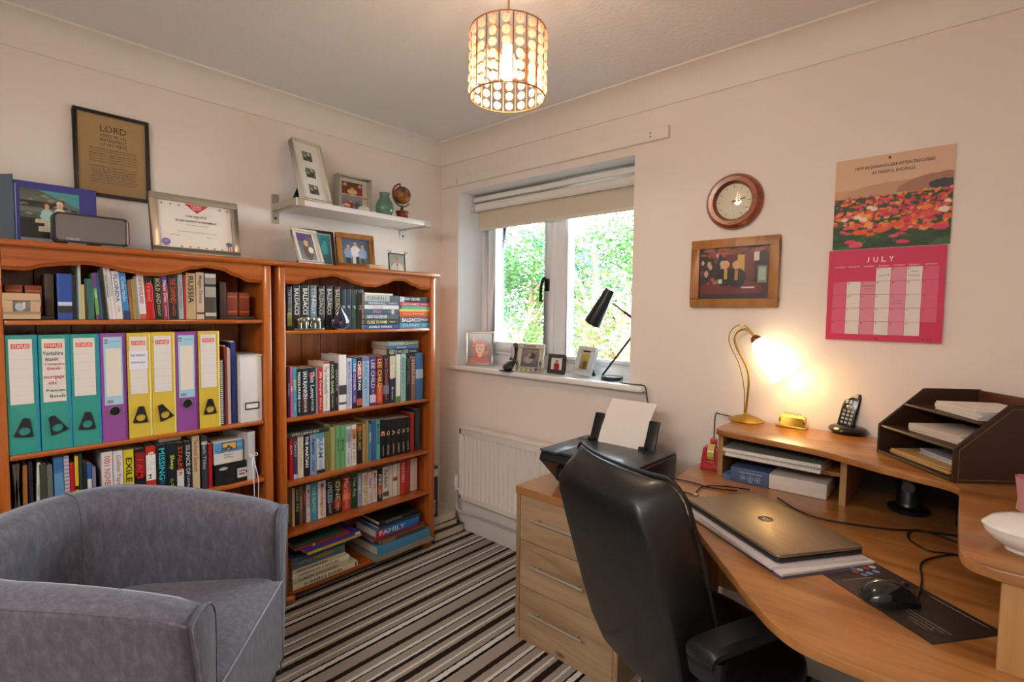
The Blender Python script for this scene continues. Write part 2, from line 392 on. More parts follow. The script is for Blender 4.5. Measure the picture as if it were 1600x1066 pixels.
hd.build('handle', mat('#3a3d40', .25, .8), cs, smooth=True)
# roller blind
bl = thing('roller_blind', 'cream roller blind drawn a third of the way down the window', 'blind', (.78, .12, 1.98))
MB().cyl((.195, .13, 1.985), (1.348, .13, 1.985), .024, seg=20).build('roller', mat('#efece4', .6), bl, smooth=True)
MB().box((.19, .1515, 1.862), (1.35, .154, 1.995)).build('fabric', mat('#d9cfba', .9), bl)
box('bottom_bar', (.192, .149, 1.845), (1.348, .156, 1.866), mat('#e3dacb', .7), bl, bevel=.002)
MB().cyl((.178, .13, 1.985), (.19, .13, 1.985), .03, seg=18).box((.168, .1, 1.96), (.178, .17, 2.02)).build('bracket', mat('#dcdcd8', .3), bl, smooth=True)
MB().cyl((1.348, .13, 1.985), (1.355, .13, 1.985), .03, seg=18).build('bracket', mat('#dcdcd8', .3), bl, smooth=True)
box('headrail', (.18, .108, 2.016), (1.352, .16, 2.045), mat('#f4f2ee', .3), bl, bevel=.006)
# radiator with pressed flutes, valve and pipe
ra = thing('radiator', 'white pressed steel radiator on the wall under the window', 'radiator', (.8, -.06, .22))
x0, x1, z0, z1, yf = .292, 1.18, .222, .655, -.095
pv = []; nrib = 25; pitch = (x1-x0-.03)/nrib
for i in range(nrib):
    a = x0+.015+i*pitch
    pv += [(a, yf+.0), (a+pitch*.28, yf), (a+pitch*.42, yf+.013), (a+pitch*.62, yf+.013), (a+pitch*.78, yf)]
v = []; f = []; rows = [(z0+.03, 0), (z0+.05, 1), (z1-.06, 1), (z1-.04, 0)]
for zz, k in rows: v += [(x, yf if not k else y, zz) for x, y in pv]
n = len(pv)
for r in range(3): f += [(r*n+i, r*n+i+1, (r+1)*n+i+1, (r+1)*n+i) for i in range(n-1)]
RW = mat('#ece4da', .35)
MB().add(v, f).box((x0, yf-.001, z0), (x1, yf+.012, z0+.031)).box((x0, yf-.001, z1-.041), (x1, yf+.012, z1-.004)).box((x0, yf-.001, z0), (x0+.017, yf+.012, z1-.004)).box((x1-.017, yf-.001, z0), (x1, yf+.012, z1-.004)).build('front_panel', RW, ra, bevel=.003, seg=1, smooth=True)
box('top_cover', (x0-.002, yf-.004, z1-.008), (x1+.002, -.03, z1+.006), RW, ra, bevel=.004)
box('side_cover', (x0-.004, yf+.002, z0+.01), (x0, -.03, z1), RW, ra); box('rear_panel', (x0+.01, -.045, z0+.02), (x1-.01, -.032, z1-.02), RW, ra)
box('wall_bracket', (.45, -.032, .3), (.48, 0, .6), RW, ra)
MB().cyl((.232, -.06, .285), (.232, -.06, .345), .019, .016, 14).cyl((.232, -.06, .255), (.232, -.06, .287), .012, seg=12).cyl((.232, -.06, .262), (.292, -.06, .262), .009, seg=10).build('valve', mat('#efe9e2', .3), ra, smooth=True)
MB().tube(catmull([(.232, -.06, .256), (.232, -.06, .17), (.24, -.055, .13), (.29, -.045, .118), (.42, -.03, .116), (1.15, -.03, .116)]), .0075).build('pipe', mat('#c9c3bb', .35), ra, smooth=True)

# ------------------------------------------------------------------ garden beyond the window
box('lawn', (-14, .9, -3.2), (18, 30, -3.0), mat('#6a6e60', .95)); tag(bpy.data.objects['lawn'], kind='structure')
def leaf_mat(name, a, b_):
    m, nt, b = new_mat(name); oi = nt.nodes.new('ShaderNodeNewGeometry'); r = ramp(nt, [(0, a), (1, b_)]); nt.links.new(oi.outputs['Random Per Island'], r.inputs[0])
    nt.links.new(r.outputs[0], b.inputs['Base Color']); b.inputs['Roughness'].default_value = .45
    tr = nt.nodes.new('ShaderNodeBsdfTranslucent'); nt.links.new(r.outputs[0], tr.inputs[0]); mx = nt.nodes.new('ShaderNodeMixShader'); mx.inputs[0].default_value = .4
    nt.links.new(b.outputs[0], mx.inputs[1]); nt.links.new(tr.outputs[0], mx.inputs[2]); nt.links.new(mx.outputs[0], nt.nodes['Material Output'].inputs[0]); return m
LEAF = [leaf_mat('leaf_green', '#163c12', '#4a7a2c'), leaf_mat('leaf_blue_green', '#1f4a44', '#4c7c70'), leaf_mat('leaf_russet', '#7c4c2e', '#a88862'), leaf_mat('leaf_lime', '#305416', '#628436')]
BARK = [mat('#a98568', .9), mat('#6e5a48', .9)]
def tree(x, y, top, rx, ry, rz, n, k, label, lean=0, bark=0, size=.07, cz=None):
    t = thing('tree', label, 'tree', (x, y, -3), 0, 'trees outside the window'); rs = random.Random(int(x*100+y*10+n))
    cz = cz if cz is not None else top-rz
    tr = MB(); tip = Vector((x+lean, y, top-.3))
    tr.tube(catmull([(x, y, -3), (x+lean*.3, y+.1, cz-rz*.6), (x+lean*.6, y, cz), tip]), [.11*(1-i/20) for i in range(19)], 7)
    for i in range(9):
        h = rs.uniform(-.7, .6)*rz+cz; b0 = Vector((x+lean*(h+3)/(top+3), y, h)); e = b0+Vector((rs.uniform(-1, 1)*rx, rs.uniform(-1, 1)*ry, rs.uniform(.2, .8)))
        tr.tube([b0, b0.lerp(e, .5)+Vector((0, 0, .08)), e], [.035, .022, .01], 5)
    tr.build('trunk', BARK[bark], t, smooth=True)
    v = []; f = []
    cl = [(Vector((x+lean*.6, y, cz))+Vector((rs.uniform(-1, 1)*rx, rs.uniform(-1, 1)*ry, rs.uniform(-1, 1)*rz)), rs.uniform(.25, .55)) for i in range(26)]
    for i in range(n):
        c, s = cl[rs.randrange(len(cl))]; p = c+Vector((rs.gauss(0, .5), rs.gauss(0, .5), rs.gauss(0, .5)))*s
        a = Vector((rs.gauss(0, 1), rs.gauss(0, 1), rs.gauss(0, .6))).normalized(); b_ = a.orthogonal().normalized(); q = size*rs.uniform(.6, 1.3); j = len(v)
        v += [p-a*q, p+b_*q*.4, p+a*q, p-b_*q*.4]; f.append((j, j+1, j+2, j+3))
    o = MB().add(v, f).build('foliage', LEAF[k], t, kind='stuff')
tree(-3.75, 5.2, 2.75, .75, .6, 1.25, 5600, 0, 'dense green leafy tree seen through the left casement', .2, 1, .05)
tree(-2.75, 5.4, 2.6, .4, .5, 1.2, 1500, 1, 'blue-green tree standing nearest the window mullion', .1, 0, .05)
tree(-6.1, 8.2, 3.5, 1.1, 1, 1.9, 3000, 1, 'pale blue-green tree at the far left of the window view', .3, 1, .08)
tree(-1.42, 3.6, 2.1, .3, .4, .95, 1500, 3, 'lime green tree with a pinkish trunk behind the right pane', .25, 0, .038)
tree(-2.0, 5.6, 2.8, .75, .6, 1.3, 5200, 0, 'broad green tree filling the middle of the right pane', .4, 0, .05)
tree(-1.0, 3.9, 1.35, .35, .4, .5, 1700, 2, 'russet brown shrub low behind the black lamp', .1, 0, .035)
tree(-2.9, 3.9, 1.15, .6, .4, .4, 1500, 3, 'low lime green bush at the foot of the left casement', .1, 0, .035)
tree(.2, 7.2, 3.0, 1.0, .8, 1.6, 2400, 0, 'broad garden tree standing further right than the window view', .2, 1, .075)
tree(2.4, 6.6, 2.9, 1.0, .8, 1.6, 2400, 3, 'light green garden tree furthest right outside', -.2, 0, .075)
# ------------------------------------------------------------------ bookcases
def bookcase(y0, y1, shelves, label, wave):
    t = thing('bookcase', label, 'bookcase', (.16, (y0+y1)/2, 0)); XF = .30; s = .034; H = 1.525
    for a, b in ((y0, y0+s), (y1-s, y1)): box('side_panel', (.015, a, .045), (XF, b, H), PINE_Z, t, bevel=.006)
    MB().box((.01, y0-.018, H), (XF+.022, y1+.018, H+.022)).build('top', PINE_Y, t, bevel=.009, seg=3)
    for z in shelves: box('shelf', (.03, y0+s, z-.018), (XF-.004, y1-s, z), PINE_Y, t, bevel=.006)
    box('plinth', (XF-.02, y0+s, .04), (XF-.006, y1-s, shelves[-1]-.018), PINE_Y, t, bevel=.003)
    # scalloped valance under the top
    ya, yb = y0+s, y1-s; n = 60; prof = []
    for i in range(n+1):
        u = i/n; j = u*(len(wave)-1); k = min(int(j), len(wave)-2); q = j-k; q = q*q*(3-2*q)
        prof.append((ya+(yb-ya)*u, wave[k]*(1-q)+wave[k+1]*q))
    v = []; f = []
    for y, z in prof: v += [(XF-.003, y, H), (XF-.003, y, z+.012), (XF-.009, y, z+.006), (XF-.012, y, z), (XF-.022, y, z), (XF-.022, y, H)]
    for i in range(n): f += [(i*6+k, i*6+(k+1) % 6, (i+1)*6+(k+1) % 6, (i+1)*6+k) for k in range(6)]
    f += [tuple(range(6)), tuple(n*6+k for k in range(6))]
    MB().add(v, f).build('valance', PINE_Y, t, smooth=True)
    np_ = 8; w = (yb-ya)/np_
    for i in range(np_): box('back_plank', (.017, ya+i*w+.0012, .05), (.026, ya+(i+1)*w-.0012, H), PINE_Z, t, bevel=.0015, seg=1)
    box('back_rail', (.014, ya, .05), (.017, yb, H), mat('#3a1c0c', .8), t)
    for x in (.05, XF-.035):
        for y in (y0+.04, y1-.04):
            MB().lathe([(0, 0), (.026, 0), (.037, .012), (.038, .026), (.028, .04), (.02, .046), (0, .046)], 20, c=(x, y, 0)).build('bun_foot', PINE_Y, t, smooth=True)
    return t
W1 = [1.452, 1.452, 1.468, 1.476, 1.482, 1.476, 1.464, 1.456, 1.456, 1.468, 1.488, 1.498, 1.492, 1.47, 1.45, 1.45]
W2 = [1.452, 1.452, 1.478, 1.488, 1.498, 1.486, 1.466, 1.456, 1.456, 1.474, 1.494, 1.496, 1.474, 1.456, 1.456]
bookcase(-2.045, -1.187, [1.295, .862, .612, .33, .062], 'orange pine bookcase at the left, holding the coloured binders', W1)
bookcase(-1.160, -.287, [1.245, .853, .56, .326, .062], 'orange pine bookcase nearest the window corner, full of paperbacks', W2)

# ------------------------------------------------------------------ books
SP = Matrix(((0, 0, 1, .0007), (1, 0, 0, 0), (0, 1, 0, 0), (0, 0, 0, 1)))
SP2 = Matrix.Translation((.0005, 0, 0)) @ SP
def book(M, L, T, D, col, text='', tcol='#ffffff', label=None, group=None, bands=(), hard=False, cat='book', name='book', pages=PAGES, rough=.35):
    t = .0028 if hard else .0014; o = .004 if hard else .0008; r = min(.0012, T*.1)
    mb = MB(); n = 6
    pr = [(-t-.002, 0), (-r, 0), (0, T*.14), (0, T*.86), (-r, T), (-t-.002, T)]
    mb.add([(x, 0, z) for x, z in pr]+[(x, L, z) for x, z in pr], [tuple(range(n)), tuple(range(n, 2*n))]+[(i, (i+1) % n, (i+1) % n+n, i+n) for i in range(n)])
    mb.box((-D, 0, 0), (-t, L, t)).box((-D, 0, T-t), (-t, L, T))
    root = mb.build(name, mat(col, rough), None, 0)
    root.location = M.to_translation(); root.rotation_euler = M.to_euler()
    tag(root, label, cat, group)
    box('page_block', (-D+o, o, t), (-t-.001, L-o, T-t), pages, root, 0)
    if bands: flat('spine_pattern', [(L*a, T*.02, L*b, T*.98, c) for a, b, c in bands], SP, root); root.children[-1]['kind'] = 'stuff'
    if text:
        P = text.split('|'); it = []
        if len(P) == 1: it = [(P[0], L*.45, T*.5, L*.7, T*.5, .012)]
        else: it = [(P[0], L*.36, T*.5, L*.58, T*.58, .014), (P[1], L*.80, T*.5, L*.26, T*.34, .0)]
        lettering(it, tcol, SP2, root)
    return root
ORD = 'zeroth first second third fourth fifth sixth seventh eighth ninth tenth eleventh twelfth thirteenth fourteenth fifteenth sixteenth seventeenth eighteenth nineteenth twentieth twenty-first twenty-second twenty-third twenty-fourth twenty-fifth twenty-sixth twenty-seventh twenty-eighth'.split()
RXm = lambda a: Matrix.Rotation(a, 4, 'X')
def row(x, z, D, place, entries, group, ymin):
    prev = ymin
    for i, e in enumerate(entries):
        p0, p1, yt, col, text, tc, desc = e[:7]; o = e[7] if len(e) > 7 else {}
        xx = x+o.get('dx', 0); y0 = max(y_at(p0, xx, z), prev+.0006); y1 = max(y_at(p1, xx, z), y0+.008); prev = y1
        L = z_at(yt, xx, (y0+y1)/2)-z
        M = Matrix.Translation((xx, y0, z+.0005)) @ RXm(rad(o.get('lean', 0))) @ Matrix.Translation((0, 0, L)) @ RXm(-pi/2)
        book(M, L, y1-y0, o.get('D', D), col, text, tc, '%s, %s from left on %s' % (desc, ORD[i+1], place), group, o.get('b', ()), o.get('hard', False), pages=o.get('pages', PAGES))
def stack(x, y0, z, entries, place, group, names=None):
    """books lying flat, bottom first: (length, thickness, depth, colour, text, tcol, desc, opts)"""
    for i, e in enumerate(entries):
        L, T, D, col, text, tc, desc = e[:7]; o = e[7] if len(e) > 7 else {}
        M = Matrix.Translation((x+o.get('dx', 0), y0+o.get('dy', 0), z+.0004)) @ Matrix.Rotation(rad(o.get('rz', 0)), 4, 'Z')
        book(M, L, T, D, col, text, tc, '%s, %s' % (desc, place), group, o.get('b', ()), o.get('hard', False), pages=o.get('pages', PAGES)); z += T+.0006

# right bookcase, second shelf
row(.272, .853, .13, 'second shelf of right bookcase', [
 (450, 453.5, 573, '#3a2340', 'THE MISSING', '#d8c8e0', 'thin dark purple paperback'),
 (454, 458, 573, '#d8589a', 'GIRL', '#ffffff', 'thin bright pink paperback'),
 (458.3, 464, 575, '#3aa6b8', 'BABY|DOLL', '#d8e040', 'turquoise paperback lettered in lime'),
 (464.3, 471, 577, '#1c2224', 'FREEZE-FRAME|PETER MAY', '#f0f0f0', 'black paperback lettered in white'),
 (471.6, 482.5, 576, '#22262c', 'IAN RANKIN|RATHER BE', '#e8e8e8', 'black paperback with dark red foot', {'b': [(.55, .95, '#4a2028')]}),
 (483, 493.5, 575, '#20283c', 'This Love|PAGE', '#c8dcc8', 'navy paperback with red dot', {'b': [(.12, .2, '#c03040')]}),
 (494, 496.5, 575, '#8f9496', '', '#ffffff', 'very thin grey paperback'),
 (497, 505, 574, '#b82a34', 'Jilly Cooper|RIVALS', '#f2d8c8', 'red paperback with pale lettering'),
 (505.3, 515.5, 566, '#efe2d0', 'The Undomestic|Goddess', '#5a82a8', 'cream hardback with red top', {'b': [(0, .035, '#c02848'), (.97, 1, '#3a78a8')], 'hard': 1, 'D': .15}),
 (516, 523, 565, '#232826', 'HOUR GAME|ROBINS', '#d0ccb0', 'black paperback with pale lettering'),
 (523.5, 529, 568, '#1e2022', 'DEADLINE|KELLY', '#9a9a9a', 'narrower black paperback'),
 (529.4, 541.6, 555, '#e9e4e2', '', '#333333', 'thick white hardback with small black figure', {'b': [(.55, .72, '#3a3a40'), (.86, .9, '#44444c')], 'hard': 1, 'D': .17}),
 (542, 550, 560, '#c9cfe2', 'MARTINA COLE|BETRAYAL', '#7a7ab4', 'pale lilac paperback'),
 (551, 557, 561, '#6a5aa2', 'THE OTHER|SIDE', '#d6d8f4', 'violet paperback with blue top', {'b': [(0, .25, '#3a9ac0'), (.9, 1, '#1c1c28')]}),
 (557.6, 566, 559, '#1d1a1c', 'CHRIS RYAN|', '#ffffff', 'black paperback with orange ends', {'b': [(.12, .4, '#b8583a'), (.82, .96, '#c05a3a')]}),
 (566.4, 577, 558, '#a6c6e0', 'HURRICANE|JOJO MOYES', '#5a8cb8', 'light blue paperback with violet top', {'b': [(0, .08, '#8a6ab0')]}),
 (577.6, 587.5, 557, '#4e3a72', 'LEE CHILD|THE HARD WAY', '#d8cce8', 'purple thriller with pale foot', {'b': [(.78, .94, '#cfc6dc')]}),
 (588, 598, 556, '#7a1f22', 'LEE CHILD|BAD LUCK', '#f2c860', 'dark red thriller lettered in yellow', {'b': [(.6, .97, '#c8452c')]}),
 (598.6, 608, 555, '#27262c', 'John Connolly|EVERY', '#d05a3a', 'black thriller lettered in orange red', {'b': [(.62, .8, '#6a7a9a')]}),
 (608.6, 618, 555, '#262e48', 'Dan|Brown', '#e8e0c8', 'navy paperback with cream upper half', {'b': [(.02, .48, '#d2c6a8')]}),
 (618.6, 625.5, 554, '#e0e4da', '', '#444444', 'white paperback with green foot', {'b': [(.88, 1, '#4c8a48')]}),
 (626, 634, 553, '#9cc4bc', 'LINWOOD BARCLAY|FIFTEEN', '#4a7a78', 'pale teal paperback'),
 (634.6, 641.5, 556, '#1d2220', 'NIGHT SCHOOL|', '#6a7a70', 'black paperback beside the pale teal one'),
 (642, 648.5, 557, '#8a6250', 'HARLAN|', '#c8a890', 'tan brown paperback'),
 (649, 661, 552, '#3c6ca0', '', '#ffffff', 'tall blue paperback with white cloud', {'b': [(.35, .55, '#a8b8c4')]}),
], 'paperbacks on the second shelf of the right bookcase', -1.125)
ZS = .853+.222
stack(.27, -.585, ZS, [
 (.20, .030, .13, '#1c1c1e', 'Conclave Blindness', '#f4f4f4', 'black book with white script, lowest'),
 (.205, .031, .13, '#1e2420', 'KATE MOSSE|CITADEL', '#b8c0b8', 'black book with gold emblem, third from top', {'b': [(.1, .2, '#8a7a3a')]}),
 (.205, .014, .14, '#3c66a0', 'MICHAEL', '#c8dcf0', 'thin blue book, second from top'),
 (.205, .024, .14, '#7a8a88', 'CONSTANCE|BRIGHT', '#c8d4b8', 'grey green book, topmost', {'b': [(.5, 1, '#55664a')]}),
], 'of stack on second-shelf row, right bookcase', 'books lying on the second-shelf row of the right bookcase')
# right bookcase, third shelf
row(.252, .56, .12, 'third shelf of right bookcase', [
 (453, 458, 677, '#c01e22', 'ALIVE|', '#f0c8c0', 'bright red paperback', {'b': [(0, .02, '#8a1414')]}),
 (458.6, 465, 676, '#4a3c64', 'CHAVS|', '#c8c8dc', 'purple grey paperback', {'b': [(.9, 1, '#b8c4e0')]}),
 (465.6, 474.5, 675, '#dcd4c0', 'THE KITE RUNNER', '#b8a888', 'cream paperback', {'b': [(0, .1, '#e8e4d8')]}),
 (475, 484.5, 675, '#191b1e', 'THE MARTIAN', '#ffffff', 'black paperback titled THE MARTIAN'),
 (485, 494.5, 673, '#7f9ec4', 'Agatha|NEMESIS', '#20305a', 'sky blue paperback with navy letters'),
 (495, 507.5, 671, '#cdd6dc', 'CREAM|TEACAKES', '#4a8ab8', 'thick white and blue paperback', {'b': [(.02, .2, '#5aa8b8'), (.92, 1, '#22262e')]}),
 (508.5, 516.5, 664, '#7c7a42', '', '#ffffff', 'olive paperback'),
 (517, 524, 668, '#a9a86a', '', '#ffffff', 'pale olive paperback'),
 (524.6, 532, 666, '#6fae74', 'penguin', '#2a4a30', 'green paperback, left of the green pair', {'b': [(.35, .36, '#2a4a30')]}),
 (532.6, 540, 665, '#72b277', 'crime', '#2a4a30', 'green paperback, right of the green pair', {'b': [(.35, .36, '#2a4a30')]}),
 (540.6, 549, 666, '#d4dade', 'JOHN|LE CARRE', '#6a7a9a', 'white paperback with grey panels', {'b': [(.08, .4, '#9aa4b4')]}),
 (549.6, 557, 664, '#e6e2d8', 'SIMON|BECKETT', '#a8483a', 'white paperback with tan panels', {'b': [(.1, .35, '#c8a070')]}),
 (557.6, 566, 663, '#29281f', 'PERFUME|', '#b8a048', 'dark olive paperback with orange top', {'b': [(.02, .16, '#c05a2a')]}),
 (566.6, 571.5, 663, '#b48f66', '', '#6a4a2a', 'thin tan paperback'),
 (572, 576, 657, '#a0985c', '', '#ffffff', 'thin tall olive paperback'),
 (576.4, 580.6, 663, '#4a8cb8', 'PEARL|', '#e0f0f8', 'thin sky blue paperback'),
 (581, 587.6, 658, '#3f64a4', '', '#ffffff', 'plain blue paperback'),
 (588, 594, 657, '#5cb4b0', 'MURDER|', '#1e4a50', 'teal paperback'),
 (594.6, 602, 656, '#1a1b1c', 'C|J SANSOM', '#e8dcc8', 'black spine with orange circle', {'b': [(.3, .42, '#b8583a')]}),
 (602.6, 610.4, 656, '#1c1e1e', 'Q|MEMORIES', '#d8d4b8', 'black spine, second of the black set'),
 (611, 618.6, 655, '#1a1c1c', 'A|SANSOM', '#e0c890', 'black spine with gold letter'),
 (619, 626.6, 654, '#1e1e20', 'Q|LAMENT', '#dcd8c4', 'black spine, fourth of the black set'),
 (627, 633.6, 653, '#181a1c', 'X|SABRE', '#d0d8dc', 'black spine, fifth of the black set'),
 (634, 640.4, 652, '#1c1c1a', 'O|GAME', '#d8b878', 'black spine with gold ring'),
 (641, 647, 646, '#a02a28', '', '#f0c0b0', 'taller dark red paperback'),
 (648.4, 656.5, 640, '#2c3a3c', '', '#a0b0b0', 'tall dark slate paperback'),
], 'paperbacks on the third shelf of the right bookcase', -1.125)
book(Matrix.Translation((.262, -1.118, .56+.196)) @ Matrix.Rotation(rad(2), 4, 'Z'), .215, .022, .14, '#3a3c34', 'SPELLBINDER', '#cfcfc0', 'dark olive book lying across the left end of third-shelf row, right bookcase', None, cat='book')
# right bookcase, fourth shelf
row(.222, .326, .12, 'fourth shelf of right bookcase', [
 (457, 461, 763, '#d2c6a4', '', '#888888', 'thin cream paperback'),
 (461.4, 468, 761, '#25281e', 'DARK FIRE|', '#a8b48a', 'black paperback with green lettering'),
 (468.4, 473.4, 760, '#7e6650', 'MISTRAL', '#c8b8a0', 'brown paperback'),
 (474, 478.6, 759, '#5e4438', 'HAVOC|', '#c07868', 'dark brown paperback'),
 (479, 485.4, 758, '#dcd8d8', 'MONTH|OF', '#b83a48', 'white paperback with red lettering'),
 (486, 496, 755, '#3f9cc0', 'THE ISLAND', '#b8d8a8', 'bright blue paperback'),
 (497, 509.4, 752, '#e2dcd4', 'Moondog|Dead', '#c84458', 'thick white paperback with red script'),
 (510, 521.4, 750, '#262c34', 'LIFELESS|BILLINGHAM', '#b8c4d0', 'black and blue paperback', {'b': [(.3, .6, '#34506a')]}),
 (522, 533.4, 747, '#221c18', 'ONE|TRICK', '#d8d0c0', 'black paperback with orange right half', {'b': [(.05, .3, '#4a5a20'), (.6, .85, '#b04a2a')]}),
 (535, 548, 744, '#b84434', 'Martina|FACES', '#f0b8a0', 'flame red paperback', {'b': [(0, .2, '#7a2828'), (.5, .7, '#e0704a')]}),
 (548.6, 558.4, 741, '#2a4630', 'The Raj|', '#b8c8a0', 'dark green paperback'),
 (559, 565.4, 740, '#8ca4bc', 'HENRY|', '#e8e8e8', 'pale blue paperback'),
 (566, 574, 739, '#e4dcc6', 'TEST OF|TIME', '#c07a3a', 'cream paperback with orange lettering'),
 (574.6, 581.6, 738, '#e2d8d6', 'Pippa|CARTER', '#b83a50', 'white paperback, left of a red-lettered pair'),
 (582.2, 589.4, 736, '#e6dcd8', 'Murder|MILL', '#b84a3a', 'white paperback, right of a red-lettered pair'),
 (590, 597.4, 733, '#1c1a1a', 'FIRE|BRANDON', '#f0f0f0', 'black paperback with orange foot', {'b': [(.55, .8, '#c05a30')]}),
 (598, 607.6, 730, '#ddd8cc', 'the Beach|', '#4a4a4a', 'white paperback with dark crowd at foot', {'b': [(.78, .92, '#5a5a58')]}),
 (608.2, 613.2, 728, '#d8d4c4', '', '#444444', 'thin white paperback'),
 (613.8, 621, 726, '#e0dcd0', '', '#8a3a3a', 'white paperback with red figure', {'b': [(.4, .52, '#9a4a44')]}),
 (621.6, 625, 724, '#cfc8a4', '', '#444444', 'thin yellowish paperback'),
 (625.6, 634, 721, '#c43a30', 'PARTNERS|', '#f0b0a0', 'red paperback titled in pale pink'),
 (634.6, 640.6, 719, '#a83038', '', '#ffffff', 'plain crimson paperback'),
 (641.2, 652, 717, '#d2bcb4', '', '#888888', 'pinkish white thick paperback'),
], 'paperbacks on the fourth shelf of the right bookcase', -1.125)
# right bookcase, top shelf
row(.262, 1.245, .13, 'top shelf of right bookcase', [
 (449, 456.6, 448, '#26282c', 'THE INNOCENT|', '#b0b4b8', 'charcoal paperback with yellow foot', {'b': [(.6, .9, '#8a8a38')]}),
 (458, 469.6, 446, '#2c2e30', 'BALDACCI|', '#f0ece4', 'charcoal paperback lettered in white'),
 (471, 483.6, 446, '#26292b', 'BALDACCI|', '#f0ece4', 'black paperback lettered in white'),
 (485, 495, 446, '#5c6a70', 'CONNELLY|', '#dfe3e4', 'slate paperback with red and blue foot', {'b': [(.45, .7, '#5a8090'), (.72, .85, '#9a3a48')]}),
 (497, 507.6, 447, '#242627', 'BALDACCI|', '#c8bcae', 'black paperback lettered in fawn'),
 (509.4, 519.8, 447, '#222426', 'BALDACCI|', '#ddd2c6', 'black paperback lettered in pale grey'),
 (522, 531.6, 448, '#212223', 'BALDACCI|', '#d8b890', 'black paperback lettered in gold'),
 (533, 540.6, 452, '#1d2834', 'P', '#b8c4d0', 'dark blue paperback'),
 (541, 548.8, 452, '#22344a', 'P', '#c0d0e0', 'navy paperback'),
 (549.4, 558, 453, '#2a4a3c', 'P', '#c0dccc', 'dark green paperback'),
 (558.6, 567.6, 453, '#4a4e52', 'M', '#d0d0d0', 'grey paperback behind the stack'),
], 'paperbacks standing on the top shelf of the right bookcase', -1.125)
def yspan(p0, p1, x, z): a = y_at(p0, x, z); return a, y_at(p1, x, z)-a
a, L = yspan(569.5, 623, .288, 1.25)
g = 'books stacked on the top shelf of the right bookcase'
stack(.288, a, 1.245, [
 (L, .0215, .125, '#2f4c96', 'ADELE PARKS', '#ffffff', 'royal blue book at the bottom'),
 (L, .0255, .125, '#38362e', 'CLOSE TO HOME|1950', '#f0e890', 'black book with yellow lettering, second up'),
 (L, .027, .125, '#58626c', 'NOW YOU SEE HER|', '#f4f4f4', 'slate book, third up'),
 (L*1.0, .024, .125, '#3c5f72', 'Plot|DAVID MARKS', '#d888b8', 'teal book with pink letters, fourth up', {'dy': -.001, 'b': [(.78, .86, '#d0d8b0')]}),
 (L*.995, .0205, .125, '#e6e0e2', 'TITLE|', '#c8a0b0', 'white book, fifth up', {'dy': .002}),
 (L*.99, .0175, .125, '#5f6d86', 'MARSHALL|ANDREWS', '#e8ecf0', 'blue grey book, sixth up', {'dy': .002}),
 (L*.99, .031, .125, '#c4c6c2', 'EVENFALL|', '#8a8a80', 'pale grey thick book, seventh up', {'dy': .002, 'b': [(.72, 1, '#4a5462')]}),
 (L*.8, .01, .12, '#e8e4e0', '', '#ffffff', 'thin white book on top', {'dy': .003}),
], 'left stack on top shelf of right bookcase', g)
a, L = yspan(624.4, 672, .288, 1.25)
stack(.288, a, 1.245, [
 (L, .0285, .125, '#4d8ea8', 'JOURNEY|ICE', '#b8e8f4', 'light blue book at the bottom'),
 (L, .033, .125, '#5a5c60', 'BALDACCI|MEMORY', '#ffffff', 'grey book with bold white letters, second up', {'dy': .001}),
 (L*.99, .026, .125, '#e2552c', 'JONAS BONNIER', '#f8a078', 'orange book, third up'),
 (L, .0145, .125, '#e6c45e', '', '#333333', 'yellow book, fourth up'),
 (L*.92, .013, .125, '#5cc0a0', '', '#333333', 'mint green book, fifth up', {'dy': .012}),
 (L, .021, .125, '#cc3c5c', 'RICHARD|OSMAN', '#f8c8d0', 'crimson pink book, sixth up'),
 (L, .029, .125, '#3c3c42', 'JEFFERY DEAVER|', '#f4f0ec', 'charcoal book with pale square, topmost', {'b': [(0, .15, '#c8d0d4')]}),
], 'right stack on top shelf of right bookcase', g)
# right bookcase, bottom shelf stacks
g = 'large books lying on the bottom shelf of the right bookcase'
stack(.30, -1.108, .062, [
 (.33, .026, .2, '#e9e2cc', 'SCREEN LOVERS', '#1c1c1c', 'white book titled SCREEN LOVERS', {'dx': .0, 'hard': 1, 'b': [(.955, .975, '#222222')]}),
 (.28, .023, .19, '#d8cfa8', 'SCREEN GODDESSES', '#22221c', 'cream book titled SCREEN GODDESSES', {'dx': -.002, 'hard': 1}),
 (.285, .021, .19, '#ece8e4', 'LEGENDS OF A NATURE', '#5a5668', 'white book above the cream one', {'dx': -.004, 'hard': 1}),
 (.265, .02, .19, '#d5c98c', 'AVA GARDNER|', '#6a5a28', 'yellow book above the white ones', {'dx': -.004, 'hard': 1}),
 (.262, .009, .2, '#3f78b0', '', '#ffffff', 'thin blue book', {'dx': -.004}),
 (.262, .026, .2, '#5f6a5c', 'HOLLYWOOD', '#b8a878', 'thick grey green patterned book', {'dx': -.006, 'b': [(.1, .4, '#4a5a7a'), (.55, .7, '#8a6a4a')]}),
 (.262, .014, .2, '#2e4468', '', '#ffffff', 'dark blue book', {'dx': -.006}),
], 'in left stack on bottom shelf', g)
ZB = .062+.139+.006
